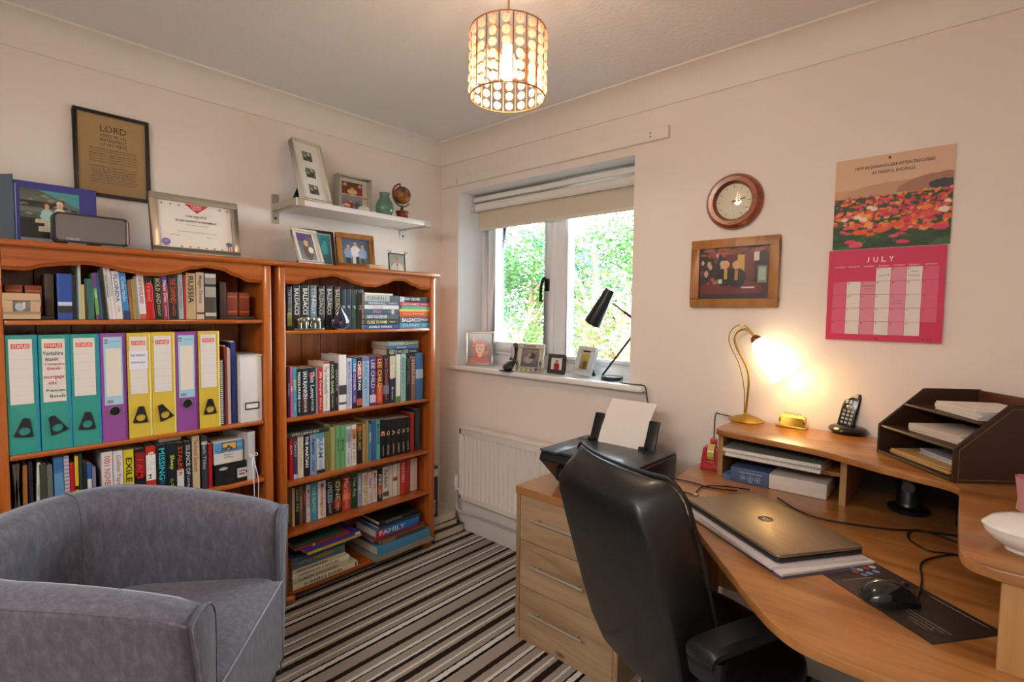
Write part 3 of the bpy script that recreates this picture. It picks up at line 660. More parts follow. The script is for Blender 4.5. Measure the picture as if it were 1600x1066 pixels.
stack(.31, -1.06, ZB, [
 (.29, .005, .21, '#a8c848', '', '#ffffff', 'lime green magazine', {'rz': 3, 'dy': .02}),
 (.29, .009, .21, '#e0902e', '', '#ffffff', 'orange magazine', {'rz': 3, 'dy': .015, 'b': [(.1, .25, '#d0d060')]}),
 (.29, .013, .21, '#3c3a96', '', '#c8c8f0', 'violet blue annual', {'rz': 2, 'dy': .006, 'b': [(.9, 1, '#d8d8e8')]}),
 (.27, .013, .21, '#8e2a36', '', '#e0a0a0', 'dark red annual', {'rz': -2, 'dy': -.03, 'dx': -.02, 'b': [(.3, .34, '#d8c060')]}),
 (.24, .009, .2, '#284c3c', '', '#ffffff', 'dark green magazine', {'rz': -3, 'dy': -.03, 'dx': -.03}),
], 'on top of left bottom-shelf stack', g)
stack(.345, -.70, .062, [
 (.37, .013, .30, '#8a7f70', '', '#ffffff', 'wide taupe portfolio jutting out', {'rz': 0, 'hard': 1}),
], 'at foot of right bottom-shelf stack', g)
stack(.315, -.672, .0756, [
 (.345, .046, .27, '#4a8cb8', '', '#ffffff', 'big bright blue photo album', {'hard': 1, 'rz': 1}),
 (.29, .022, .24, '#4e4636', '', '#b8a878', 'dark brown album', {'dx': -.01, 'dy': .03, 'b': [(.02, .3, '#7a7058')]}),
 (.30, .005, .24, '#c8b040', '', '#ffffff', 'thin mustard yellow folder', {'dx': -.01, 'dy': .01}),
 (.325, .013, .25, '#7a1f30', '', '#ffffff', 'maroon album', {'dx': -.005, 'dy': -.02, 'hard': 1}),
 (.275, .042, .20, '#2f6cae', 'FAMILY|', '#c8dcec', 'thick blue encyclopedia with red end', {'dx': -.014, 'dy': .0, 'hard': 1, 'b': [(0, .2, '#b01e2a')]}),
 (.27, .01, .19, '#2a3a4a', '', '#ffffff', 'thin dark blue book', {'dx': -.02, 'dy': .02}),
 (.25, .022, .19, '#1b1c1e', 'LEATHER|', '#8a8a8a', 'black book at the very top', {'dx': -.03, 'dy': .03, 'hard': 1}),
], 'in right stack on bottom shelf', g)
# books on the floor between the right bookcase and the window wall
g = 'books on the floor in the corner'
stack(.27, -.258, .0, [
 (.225, .05, .2, '#2a2824', '', '#ffffff', 'thick dark book at the foot of the floor pile', {'hard': 1, 'dx': -.2, 'dy': .225, 'rz': 180}),
 (.2, .035, .2, '#3c3a34', '', '#ffffff', 'dark book second up in the floor pile', {'hard': 1, 'dx': -.22, 'dy': .2, 'rz': 178}),
 (.185, .045, .19, '#c8bca4', '', '#ffffff', 'cream book on top of the floor pile', {'dx': -.22, 'dy': .185, 'rz': 180}),
], 'beside right bookcase', g)
M = Matrix.Translation((.235, -.262, .132+.002)) @ Matrix.Translation((0, 0, .30)) @ RXm(-pi/2)
book(M, .30, .052, .19, '#22283a', '|BOYS', '#e8e8f0', 'navy boxed book with white barcode label standing on the floor pile', None, [(.05, .2, '#e0e0e0'), (.5, .8, '#4a2430'), (.0, .02, '#2a5a7a')], hard=1)

# left bookcase, top shelf
row(.266, 1.295, .15, 'top shelf of left bookcase', [
 (91, 114, 428, '#2c52a6', '', '#ffffff', 'wide royal blue box book', {'b': [(.62, .7, '#c8d0e8'), (.72, .85, '#3a3420')], 'D': .2, 'hard': 1}),
 (114.6, 122.6, 431, '#22262a', '', '#888888', 'dark slate book'),
 (123.4, 126.8, 412, '#b9bdb4', '', '#888888', 'thin white folder', {'D': .2}),
 (127.2, 130, 445, '#cdb868', '', '#888888', 'thin yellow booklet'),
 (130.4, 136, 436, '#3c4440', '', '#888888', 'charcoal green book'),
 (136.4, 148, 436, '#2d6e68', '', '#c8b060', 'teal hardback', {'b': [(.6, .98, '#3f6e66')]}),
 (151, 156, 427, '#6cb04a', 'GUIDE', '#ffffff', 'lime green guide with purple ends', {'lean': 3, 'b': [(0, .32, '#7a3a86'), (.9, 1, '#7a3a86')]}),
 (156.4, 161, 427, '#2a4c80', '', '#ffffff', 'thin blue guide', {'lean': 4}),
 (161.4, 170, 424, '#221e1c', '', '#888888', 'blackish brown book', {'lean': 4}),
 (171, 176, 418, '#d8d4d2', 'NEW ZEALAND|', '#555555', 'thin white guide', {'lean': 4.5}),
 (176.4, 181.6, 420, '#e4dede', 'CALIFORNIA|', '#a0a0a8', 'white guide with faint grey lettering', {'lean': 4.5}),
 (182, 193, 424, '#e2dcd8', 'FLORIDA|DK', '#4a6ea8', 'white guide with big blue letters', {'lean': 4}),
 (193.4, 203.6, 426, '#3a86c8', 'Colorado|', '#cfe4f4', 'bright blue guide', {'lean': 4, 'b': [(.82, 1, '#34406a')]}),
 (204, 208.6, 438, '#8a6650', '', '#ffffff', 'brown guide', {'lean': 3, 'b': [(.4, .8, '#a8704a')]}),
 (209, 214, 437, '#b08a2a', '', '#ffffff', 'mustard gold guide', {'lean': 2.5}),
 (214.4, 218.2, 433, '#8a9094', '', '#ffffff', 'thin grey guide', {'lean': 3}),
 (218.8, 229.6, 430, '#e4dcdc', 'NEW ENGLAND|', '#b05a60', 'white guide with rose letters', {'lean': 3, 'b': [(.88, 1, '#c0604a')]}),
 (230.4, 242.6, 431, '#c8151c', 'Travel|', '#e88070', 'bright red guide with black badge', {'lean': 2.5, 'b': [(.02, .2, '#1c1414')]}),
 (243.4, 255.6, 431, '#1d1f1c', 'BOLD AND|BRIGHT', '#c8c088', 'black book lettered in cream', {'lean': 2}),
 (256.4, 264.6, 432, '#a4264a', 'New Diet|Cookbook', '#f4e0e0', 'magenta cookbook with violet top', {'lean': 2, 'b': [(0, .18, '#7a4a98')]}),
 (265.2, 279.6, 430, '#23282a', 'THE DAMNED|UNITED', '#d05a30', 'black book lettered in orange', {'lean': 1.5}),
 (280, 287.4, 429, '#a2aaae', 'ANTARCTICA', '#a85a70', 'silver grey book', {'lean': 1}),
 (287.8, 289.8, 430, '#b02420', '', '#ffffff', 'thin red book'),
 (290.4, 306.4, 427, '#c2a67c', 'RUSSIA|', '#2e2a24', 'tan book titled RUSSIA'),
 (307.4, 319.6, 426, '#cfb9a0', 'Maggie Timms|', '#8a6450', 'beige hardback', {'b': [(.85, .89, '#6a2a2a')]}),
 (320.8, 338.6, 427, '#4c4a46', '', '#ffffff', 'grey book with portrait at its top', {'b': [(.02, .1, '#cfcdc8'), (.1, .24, '#8e8c88'), (.24, .28, '#1e1e1e'), (.3, .52, '#a8a49a'), (.86, .93, '#c8c0a8')]}),
], 'books on the top shelf of the left bookcase', -2.012)
# wooden bookends, each an L stand with two leather volumes
def bookend(label, p, x, flip):
    px0, px1 = p; z = 1.295; ya = y_at(px0, x, z); yb = y_at(px1, x, z); L = yb-ya
    t = thing('bookend', label, 'bookend', (x-.05, (ya+yb)/2, z), 0, 'wooden bookends')
    D = mat('#3c2c22', .5); R = mat('#84361c', .45); G = mat('#b06a34', .4)
    box('base', (x-.09, ya, z), (x, yb, z+.012), D, t, bevel=.003)
    e = yb if flip else ya; s = -1 if flip else 1
    box('upright', (x-.09, e, z+.012), (x, e+s*.024, z+.152), D, t, bevel=.003)
    for k in range(2):
        a = e+s*(.028+k*.047); m = MB().box((x-.08, a, z+.0125), (x-.008, a+s*.043, z+.112)).build('leather_volume', R, t, bevel=.005)
        box('spine_band', (x-.0085, a+s*.004, z+.028), (x-.006, a+s*.039, z+.034), G, m); box('spine_band', (x-.0085, a+s*.004, z+.09), (x-.006, a+s*.039, z+.096), G, m)
bookend('dark wooden bookend with two red leather volumes at left of shelf row', (30, 86), .262, 1)
bookend('dark wooden bookend with two tan leather volumes, right end of shelf row', (344.5, 400), .262, 0)

# lever arch files
def lever_file(p0, p1, yt, h, h2, kind, label, note=0, ang=0, x=.288, z=.862, prev=[-2.011]):
    y0 = max(y_at(p0, x, z), prev[0]+.001); y1 = y_at(p1, x, z); prev[0] = y1; L = z_at(yt, x, y0)-z; W = y1-y0; D = .25
    t = thing('lever_arch_file', label, 'binder', (x-D/2, (y0+y1)/2, z), 0, 'lever arch files on the binder shelf'); c = mat(h, .3, coat=.3)
    MB().box((x-.003, y0, z), (x, y1, z+L)).box((x-D, y0, z), (x-.003, y0+.003, z+L)).box((x-D, y1-.003, z), (x-.003, y1, z+L)).build('cover', c, t, bevel=.0012, seg=1)
    box('edge_sheen', (x-.004, y1-.006, z+.001), (x+.0008, y1+.0005, z+L-.001), mat(h2, .2, coat=.5), t, bevel=.001, seg=1)  # colour strip painted in for the window's bluish reflection on the teal spines
    box('papers', (x-D+.01, y0+.006, z+.012), (x-.02, y1-.012, z+L-.02), PAGES, t)
    M = Matrix.Translation((x+.0011, y0, z)) @ Matrix(((0, 0, 1, 0), (1, 0, 0, 0), (0, 1, 0, 0), (0, 0, 0, 1))); M = wm(t).inverted() @ M
    if kind == 's':
        lo = .42 if note != 3 else .45; lw = (W*.1, W*.84)
        q = [(lw[0], L*lo, lw[1], L*.965, '#e4ded8')]
        q += [(lw[0]+.002, L*(lo+.075*i), lw[1]-.002, L*(lo+.075*i)+.0006, '#b8b8c8') for i in range(1, 6)]
        q += [(lw[0]+W*.08, L*.885, lw[1]-W*.08, L*.925, '#dd5338')]
        if note == 2: q += [(lw[0]-.002, L*.66, lw[1]+.002, L*.83, '#e8e8f4')]
        la = flat('label', q, M, t)
        lettering([('STAPLES', W*.47, L*.905, W*.52, L*.028, .02)], '#f4d8d0', M @ Matrix.Translation((0, 0, .0006)), t, 'brand_lettering')
        if note == 1:
            lettering([('Yorkshire', W*.45, L*.84, W*.66, L*.035), ('Bank', W*.42, L*.79, W*.42, L*.03), ('Premium', W*.5, L*.52, W*.6, L*.028), ('Bonds', W*.56, L*.47, W*.5, L*.028)], '#1f4a42', M @ Matrix.Translation((0, 0, .0006)), t, 'green_handwriting')
            lettering([('Company', W*.5, L*.745, W*.66, L*.03), ('Bank', W*.48, L*.71, W*.45, L*.026), ('mortgage', W*.46, L*.63, W*.66, L*.034), ('etc', W*.42, L*.585, W*.28, L*.026)], '#c02a3c', M @ Matrix.Translation((0, 0, .0006)), t, 'red_handwriting')
        elif note == 2:
            lettering([('Bank Statements', W*.45, L*.79, W*.6, L*.028), ('Invoices paid', W*.45, L*.72, W*.6, L*.026)], '#7a7a98', M @ Matrix.Translation((0, 0, .0006)), t, 'handwriting')
        # triangular black finger pull with a ring hole
        cy, cz = W*.5, L*.2; n = 28; v = []; f = []; ho = .0165; outer = []
        tri = [(-.028, -.024), (.028, -.024), (.009, .044), (-.009, .044)]
        for i in range(n):
            d = (cos(2*pi*i/n), sin(2*pi*i/n)); best = 1
            for k in range(4):
                (ax_, ay_), (bx_, by_) = tri[k], tri[(k+1) % 4]; ex, ey = bx_-ax_, by_-ay_; den = d[0]*ey-d[1]*ex
                if abs(den) > 1e-9:
                    r = (ax_*ey-ay_*ex)/den
                    if 0 < r < best: best = r
            outer.append((d[0]*best, d[1]*best))
        inner = [(ho*cos(2*pi*i/n), -.003+ho*.9*sin(2*pi*i/n)) for i in range(n)]
        for k, zz in ((0, .0), (1, .004)): v += [(p[0], p[1], zz) for p in outer]+[(p[0], p[1], zz) for p in inner]
        for i in range(n):
            j = (i+1) % n
            f += [(i, j, n+j, n+i), (2*n+i, 2*n+j, 3*n+j, 3*n+i), (i, j, 2*n+j, 2*n+i), (n+i, n+j, 3*n+j, 3*n+i)]
        MB().add(v, f, M @ Matrix.Translation((cy, cz, .0)) @ Matrix.Rotation(rad(ang), 4, 'Z') @ Matrix.Diagonal((.86, .9, 1, 1))).build('finger_pull', mat('#26262c', .3), t, 0, smooth=True)
    else:
        q = [(W*.12, L*.34, W*.86, L*.965, '#a3cfe6'), (W*.2, L*.42, W*.8, L*.86, '#e6ddcf'), (W*.16, L*.905, W*.3, L*.94, '#22364a'), (W*.2, L*.355, W*.45, L*.385, '#8f8f8f'), (W*.38, L*.92, W*.8, L*.925, '#5aa0cc')]
        flat('label', q, M, t)
        lettering([('N', W*.23, L*.922, W*.1, L*.025)], '#ffffff', M @ Matrix.Translation((0, 0, .0007)), t, 'brand_lettering')
        cc = Vector((W*.5, L*.28, 0)); rp = [M @ (cc+Vector((.0165*cos(a), .0165*sin(a), .001))) for a in [2*pi*i/20 for i in range(20)]]
        MB().tube(rp, .0022, 6, True).build('finger_ring', CHROME, t, 0, smooth=True)
        MB().cyl(M @ (cc+Vector((0, 0, .0002))), M @ (cc+Vector((0, 0, .0008))), .0158, seg=20).build('finger_hole', mat('#0c0b0c', .8), t, 0)
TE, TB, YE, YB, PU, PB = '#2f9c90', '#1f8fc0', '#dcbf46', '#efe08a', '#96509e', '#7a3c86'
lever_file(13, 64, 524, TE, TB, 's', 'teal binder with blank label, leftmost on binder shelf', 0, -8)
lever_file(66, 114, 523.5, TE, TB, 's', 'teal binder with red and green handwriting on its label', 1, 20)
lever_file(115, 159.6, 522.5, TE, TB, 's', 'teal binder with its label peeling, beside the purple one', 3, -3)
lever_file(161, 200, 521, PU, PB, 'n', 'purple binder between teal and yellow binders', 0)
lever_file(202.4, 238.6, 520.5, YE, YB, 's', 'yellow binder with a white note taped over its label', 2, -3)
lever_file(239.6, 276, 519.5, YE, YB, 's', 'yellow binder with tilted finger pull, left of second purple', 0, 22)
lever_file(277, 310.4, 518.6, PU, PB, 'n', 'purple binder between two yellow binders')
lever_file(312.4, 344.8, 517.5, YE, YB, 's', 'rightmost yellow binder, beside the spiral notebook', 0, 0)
z = .862; x = .285
nb = thing('spiral_notebook', 'white spiral notebook squeezed beside the rightmost yellow binder', 'notebook', (x-.1, y_at(348, x, z), z))
ya, yb = y_at(346, x, z), y_at(351.5, x, z)
box('page_block', (x-.2, ya, z), (x-.004, yb, z+.27), mat('#3c3a44', .6), nb)
sp = MB()
for i in range(34): zz = z+.008+i*.0077; sp.box((x-.006, ya-.001, zz), (x+.003, ya+.007, zz+.0032))
sp.build('spiral_binding', mat('#e8e4e4', .4), nb, kind='stuff')
def folder(p0, p1, yt, h, label, x=.27, D=.22, wav=0):
    ya, yb = y_at(p0, x, .862), y_at(p1, x, .862); L = z_at(yt, x, ya)-.862
    mb = MB().box((x-D, ya, .862), (x, yb, .862+L)); o = mb.build('document_folder', mat(h, .5), bevel=.001, seg=1); tag(o, label, 'folder', 'slim folders on the binder shelf')
    box('papers', (x-D+.01, ya+.001, .862+L), (x-.012, yb-.001, .862+L+.004), PAPER, o)
folder(352, 356, 542, '#8e2e34', 'dark red document folder, slimmest, on binder shelf'); folder(356.6, 361.6, 545, '#c9b2a0', 'buff paper folder between dark red and blue folders')
folder(362.4, 369.6, 535, '#2c3a86', 'deep blue document folder beside the white file box', .262)
mf = thing('magazine_file', 'white upright file box at the right end of binder shelf', 'file box', (.17, y_at(394, .285, .862), .862))
ya, yb = y_at(376.5, .285, .862), y_at(413, .285, .862); ya = max(ya, -1.34); yb = min(yb, -1.226)
box('box_body', (.05, ya, .862), (.285, yb, .862+.277), mat('#e6e4e2', .5), mf, bevel=.002)
box('lid_rim', (.048, ya-.0015, 1.139), (.287, yb+.0015, 1.147), mat('#cfcdcc', .5), mf)
yc = (ya+yb)/2+.002; lf = MB()
for a, b in (((yc-.028, .915), (yc+.028, .92)), ((yc-.028, .94), (yc+.028, .945)), ((yc-.028, .92), (yc-.0245, .94)), ((yc+.0245, .92), (yc+.028, .94))): lf.box((.285, a[0], a[1]), (.2885, b[0], b[1]))
lf.build('label_holder', mat('#2a2a2c', .4), mf); box('label_card', (.285, yc-.0245, .92), (.2862, yc+.0245, .94), mat('#f2efec', .6), mf)
tag(box('document_wallet', (.06, y_at(152, .285, 1.2), 1.204), (.262, y_at(296, .285, 1.2), 1.222), mat('#d9d3c9', .6), bevel=.002), 'flat white wallet of papers lying across the binder tops', 'folder')

# left bookcase, third shelf
g3 = 'books on the lowest visible shelf of the left bookcase'
row(.272, .612, .15, 'lower shelf of left bookcase', [
 (22, 27, 726, '#5e5044', '', '#888888', 'brown curling magazine', {'lean': -3}),
 (30, 36, 725, '#6a6258', '', '#888888', 'grey curling magazine', {'lean': 3}),
 (37, 44, 728, '#a0622e', '', '#888888', 'orange brown book', {'lean': -1}),
 (48, 54, 722, '#23272c', '', '#888888', 'black book'),
 (57, 61.6, 724, '#cfd0ce', 'PLANNER', '#888888', 'thin white book', {'lean': -2}),
 (62.6, 75.6, 726, '#43493a', '', '#888888', 'thick olive grey book'),
 (76.4, 85, 728, '#6c7066', '', '#888888', 'grey book'),
 (87, 102, 715, '#3f78ae', '', '#ffffff', 'tall blue book', {'b': [(.08, .2, '#3468a0'), (.25, .6, '#5a92bc')]}),
 (102.8, 111, 713, '#c6bccb', '', '#888888', 'lilac white ring-bound book', {'b': [(.02+i*.06, .04+i*.06, '#8a8494') for i in range(16)]}),
 (111.8, 118.6, 724, '#c01c22', '', '#888888', 'red book'),
 (119.2, 125, 711, '#2a2814', '', '#888888', 'black and yellow road atlas', {'b': [(.02, .5, '#d8b82e'), (.56, 1, '#d8b82e')]}),
 (126, 131, 710, '#1e2a26', '', '#888888', 'black folder with green edge', {'b': [(.0, 1, '#2a3a30')]}),
 (132, 137.4, 722, '#222c30', '', '#888888', 'dark slate book'),
 (138.2, 145, 725, '#3a58a8', '', '#888888', 'small blue-topped white book', {'b': [(.3, 1, '#d4d2c6')]}),
 (146, 151.6, 730, '#7a7f98', '', '#888888', 'thin blue grey book'),
 (161, 178, 707, '#e4dcdc', '1001 NOVELS|', '#c06a68', 'thick white reference book', {'b': [(.86, .9, '#4a3030')], 'D': .2}),
 (179, 194, 705, '#dcd8dc', 'Collins Paper|', '#b88a88', 'second thick white book', {'D': .19}),
 (195, 211, 703, '#d8c92a', 'EXILE|JAMES S', '#1c1c14', 'yellow paperback with black star'),
 (212.6, 228.4, 702, '#1e1c1e', 'I AM|GOOD AS', '#e0261e', 'black paperback with red block', {'b': [(.06, .5, '#8a1c1a')]}),
 (229.4, 245, 698, '#c83024', 'ULTIM|', '#f4f4f4', 'red paperback with white block', {'b': [(.15, .62, '#e8e4e0')]}),
 (246.4, 262, 695, '#16282e', 'MISSING|C.L. TAYLOR', '#3fc0d0', 'black paperback with cyan letters'),
 (262.8, 276.4, 693, '#1b262c', 'Sleep|C.L. TAYLOR', '#cfd84a', 'black paperback with yellow green letters'),
 (277.2, 288.4, 692, '#22201f', 'STALKER|', '#d0502c', 'black-and-white paperback with orange letters', {'b': [(.52, 1, '#dcd8d4')]}),
 (289.4, 300.4, 690, '#23252b', 'SILENCE OF|LAMBS', '#c8c8cc', 'black paperback with small white letters'),
 (301.6, 313, 681, '#cdb892', 'The French Lieutenant|', '#a05a38', 'tall cream book'),
 (316, 325, 682, '#3c3c42', 'Dark Tides|', '#b8b8c0', 'dark grey book', {'b': [(.1, .16, '#c8c8cc')]}),
 (326.6, 332.4, 694, '#b21e28', '', '#ffffff', 'red book beside the printer boxes'),
], g3, -2.012)
x = .275; z = .612
ya, yb = y_at(337, x, z), y_at(391, x, z)
tb = thing('toner_box', 'black printer toner box with white label on left bookcase shelf', 'box', (.2, (ya+yb)/2, z))
box('carton', (x-.15, ya, z), (x, yb, z+.087), mat('#1c1d20', .4), tb, bevel=.0015, seg=1)
FX = Matrix(((0, 0, 1, 0), (1, 0, 0, 0), (0, 1, 0, 0), (0, 0, 0, 1)))
Mx = wm(tb).inverted() @ Matrix.Translation((x+.0006, ya, z)) @ FX; W = yb-ya
flat('label', [(W*.62, .018, W*.96, .058, '#d8d4d0'), (W*.66, .044, W*.85, .048, '#3a3a3a'), (W*.66, .03, W*.84, .036, '#a03040'), (W*.87, .034, W*.93, .046, '#2a2a2a'), (W*.25, .018, W*.5, .0195, '#8a2a2a')], Mx, tb)
picture('logo', .034, .013, [('e', .5, .5, .49, .45, '#d8dce0')], '#1c1d20', Mx @ Matrix.Translation((W*.1, .062, .0003)), tb, 24)
lettering([('SAMSUNG', W*.1+.017, .0685, .026, .0045)], '#2a3c6a', Mx @ Matrix.Translation((0, 0, .0009)), tb, 'brand_lettering')
ya, yb = y_at(336, x, z), y_at(381, x, z)
ib = thing('photo_box', 'white ink box with blue sea picture on top of the black box', 'box', (.2, (ya+yb)/2, z+.0875))
box('carton', (x-.12, ya, z+.0875), (x-.004, yb, z+.0875+.094), mat('#dcd4cc', .45), ib, bevel=.0015, seg=1)
Mx = wm(ib).inverted() @ Matrix.Translation((x-.0032, ya, z+.0875)) @ FX; W = yb-ya
picture('print', W*.98, .045, [('g', '#3a86bc', '#5aa0d0'), ('s', 30, 0, 0, 1, 1, .1, .02, ['#8ac0e0', '#2c70a8']), ('r', .26, .2, .78, .9, '#5a4a4a'), ('r', .3, .28, .74, .82, '#d8b060'), ('s', 12, .32, .3, .7, .42, .03, .06, ['#2a1e2a']), ('p', (.5, .7), (.42, .4), (.58, .4), '#4a2438')], '#3a86bc', Mx @ Matrix.Translation((W*.01, .047, .0)), ib, 50, False)
lettering([('TaxiJam', W*.48, .036, W*.34, .007), ('Mr Choice', W*.5, .025, W*.3, .006)], '#4a3a3a', Mx, ib)
ya = y_at(387, x, z)
bb = book(Matrix.Translation((x+.01, ya, z+.0006)) @ Matrix.Rotation(rad(14), 4, 'Z') @ Matrix.Translation((0, 0, .205)) @ RXm(-pi/2), .205, .034, .17, '#c9c8c8', '', '#ffffff', 'white baby record book tied with ribbon, right end of lower shelf', None, hard=1)
Mi = wm(bb).inverted(); rb = MB(); c = Vector((x+.014, ya+.017, z+.105))
for s in (-1, 1):
    rb.tube(catmull([c, c+Vector((.008, s*.012, .012)), c+Vector((.006, s*.016, .0)), c]), .0016, 5)
    rb.tube(catmull([c, c+Vector((.006, s*.004, -.03)), c+Vector((.03, s*.009, -.10)), c+Vector((.032, s*.008, -.2))]), .0016, 5)
rb.build('ribbon', mat('#f0f0f4', .5), bb)
tag(box('paper_pad', (.1, y_at(248, .26, .8), z_at(693, .26, -1.6)+.003), (.262, y_at(283, .26, .8), z_at(688, .26, -1.6)+.006), mat('#d6d2d0', .6), bevel=.001, seg=1), 'flat white notepad lying across the dark thriller books', 'notepad')
# ------------------------------------------------------------------ framed pictures
def framed(name, label, cat, base, rz, w, h, bw, dep, fm, ops, bg_, tilt=0, mount=None, pic=None, group=None, nx=40, stand=True, inner=None, bev=.002, glossy=True, bt=None):
    """local frame: x to the right, z up, front faces -y; base centre at the origin"""
    t = thing(name, label, cat, base, rz, group); T = Matrix.Rotation(rad(-tilt), 4, 'X')
    mb = MB()
    for a, b in (((-w/2, -dep, 0), (w/2, 0, bw)), ((-w/2, -dep, h-(bt or bw)), (w/2, 0, h)), ((-w/2, -dep, bw), (-w/2+bw, 0, h-(bt or bw))), ((w/2-bw, -dep, bw), (w/2, 0, h-(bt or bw)))): mb.box(a, b, T)
    mb.build('frame', fm, t, 0, bevel=bev)
    MB().box((-w/2+bw*.6, -dep*.45, bw*.6), (w/2-bw*.6, -.001, h-bw*.6), T).build('backing', mount or mat('#2a2622', .7), t, 0)
    x0, z0, x1, z1 = pic or (bw, bw, w-bw, h-bw)
    M = T @ Matrix.Translation((x0-w/2, -dep*.45-.0008, z0)) @ FACE
    picture('photo', x1-x0, z1-z0, ops, bg_, M, t, nx, glossy)
    if inner:
        q = MB(); b = .0035
        for a, c in (((x0-w/2-b, z0-b), (x1-w/2+b, z0)), ((x0-w/2-b, z1), (x1-w/2+b, z1+b)), ((x0-w/2-b, z0), (x0-w/2, z1)), ((x1-w/2, z0), (x1-w/2+b, z1))): q.box((a[0], -dep*.45-.003, a[1]), (c[0], -dep*.45, c[1]), T)
        q.build('inner_trim', inner, t, 0)
    if stand:
        top = T @ Vector((0, 0, h*.62)); yb = top.y+max(.03, h*.2)
        MB().add([(-w*.14, top.y+.001, top.z), (w*.14, top.y+.001, top.z), (w*.2, yb, 0), (-w*.2, yb, 0), (-w*.14, top.y+.004, top.z), (w*.14, top.y+.004, top.z), (w*.2, yb+.003, 0), (-w*.2, yb+.003, 0)],
                 [(0, 1, 2, 3), (4, 7, 6, 5), (0, 4, 5, 1), (1, 5, 6, 2), (2, 6, 7, 3), (3, 7, 4, 0)]).build('easel_back', mat('#1e2422', .8), t, 0)
    return t, T
def base_lr(L, R, z):
    a = on_z(*L, z); b = on_z(*R, z); d = b-a
    return (a+b)/2, math.atan2(d.y, d.x), d.length
SKIN, HAIR = '#d8a585', '#5a3a26'
def person_ops(cx, base, hh, shirt, hair='#5a3a26', skin='#d8a585'):
    """a small printed figure: shirt, face, hair"""
    return [('e', cx, base, hh*.55, hh*.75, shirt), ('e', cx, base+hh*1.02, hh*.26, hh*.34, hair), ('e', cx, base+hh*.95, hh*.2, hh*.27, skin)]
ZT = 1.5475
WOODF = wood('frame_light_wood', [(.3, '#8e5a28'), (.5, '#b27a3c'), (.7, '#9a6430')], (18, 18, 5), .35); DARKW = mat('#2a211c', .4); CREAMF = mat('#ddd6c6', .45); SILVER = mat('#b9b2a4', .3, .85)
# on top of the right bookcase
zb = 1.5475
framed('framed_picture', 'narrow cream framed photo leaning back, leftmost on right bookcase', 'picture frame', (.235, -.975, zb), rad(101), .135, .175, .014, .014, CREAMF,
       [('g', '#8a8a90', '#5a5262'), ('r', 0, .7, .5, 1, '#6a4a88'), ('e', .55, .35, .3, .35, '#6a5a4a'), ('e', .5, .62, .15, .12, SKIN), ('e', .72, .38, .16, .12, '#e8e0e0'), ('n', .3)], '#777788', 21, mount=mat('#e8e4dc', .7), pic=(.02, .02, .105, .155))
framed('framed_picture', 'dark framed turquoise photo behind the narrow cream frame', 'picture frame', (.13, -.885, zb), rad(88), .175, .185, .013, .014, DARKW,
       [('g', '#3f5c64', '#2f9aa8'), ('r', 0, 0, .45, 1, '#2c3c42'), ('e', .35, .42, .22, .3, '#7fae90'), ('e', .3, .5, .1, .12, '#c8b8a0'), ('e', .42, .3, .1, .1, '#2a3a40'), ('e', .75, .6, .16, .3, '#27808c'), ('e', .78, .55, .12, .24, '#46b4c0'), ('n', .25)], '#2f8f9c', 11, mount=mat('#d8e0d8', .7), pic=(.018, .018, .157, .167))
framed('framed_picture', 'orange wooden frame with a group photo in white and blue', 'picture frame', (.15, -.69, zb), rad(85), .205, .185, .027, .02, WOODF,
       [('g', '#6a7a5a', '#4f6a96'), *person_ops(.25, .42, .3, '#8fa8d8'), *person_ops(.5, .5, .32, '#f0ecec', '#2a2a2e'), *person_ops(.76, .42, .3, '#9ab4dc'), ('r', .15, 0, .3, .25, '#2c3048'), ('r', .4, 0, .48, .3, '#e8e0e0'), ('r', .52, 0, .6, .3, '#2a2a40'), ('r', .7, 0, .82, .25, '#3a4060'), ('n', .35)], '#5a6a8a', 10, mount=mat('#e8e4dc', .7))
tag(box('wooden_block', (.245, -.69, zb), (.275, -.585, zb+.022), mat('#cfa676', .5), bevel=.002), 'small pale wooden block in front of the orange wooden frame', 'block')
t, T = framed('framed_picture', 'little wire-cornered frame of a man in shirt and tie, rightmost', 'picture frame', (.15, -.435, zb), rad(88), .105, .108, .004, .006, mat('#1c1c1e', .4),
       [('g', '#a8a08c', '#8a8a80'), ('e', .5, .1, .42, .42, '#cbbba8'), ('p', (.46, .5), (.54, .5), (.5, .12), '#3a4a6e'), ('e', .48, .68, .13, .17, '#b8846a'), ('e', .48, .78, .13, .09, '#8a7a70')], '#9a9484', 6)
wr = MB()
for sx in (-1, 1): wr.tube([(sx*.05, -.004, .104), (sx*.058, -.006, .114), (sx*.066, -.006, .118)], .0016, 5).tube([(sx*.045, -.004, .104), (sx*.046, -.006, .122)], .0016, 5)
wr.build('corner_wire', mat('#3a3a3c', .4, .6), t, 0, kind='stuff')
# on top of the left bookcase
t, T = framed('framed_certificate', 'pewter framed scuba diving certificate on the left bookcase', 'picture frame', (.20, -1.435, zb), rad(90), .315, .238, .026, .02, SILVER,
       [('r', 0, 0, 1, 1, '#ebe4de')], '#ebe4de', 9, mount=mat('#e8e0d8', .7), inner=mat('#ecebe8', .25, .4), nx=8)
M = T @ Matrix.Translation((-.1575, -.0125, 0)) @ FACE
picture('banner', .088, .036, [('p', (0, 1), (1, 1), (.5, 0), '#c8202a')], '#ebe4de', M @ Matrix.Translation((.1175, .172, -.0003)), t, 44)
picture('ribbon_seal', .024, .036, [('e', .5, .72, .5, .27, '#2f7a5a'), ('e', .5, .76, .3, .16, '#4a5ab0'), ('r', .25, 0, .45, .5, '#d0202c'), ('r', .55, 0, .75, .45, '#d0202c')], '#ebe4de', M @ Matrix.Translation((.262, .03, -.0003)), t, 24)
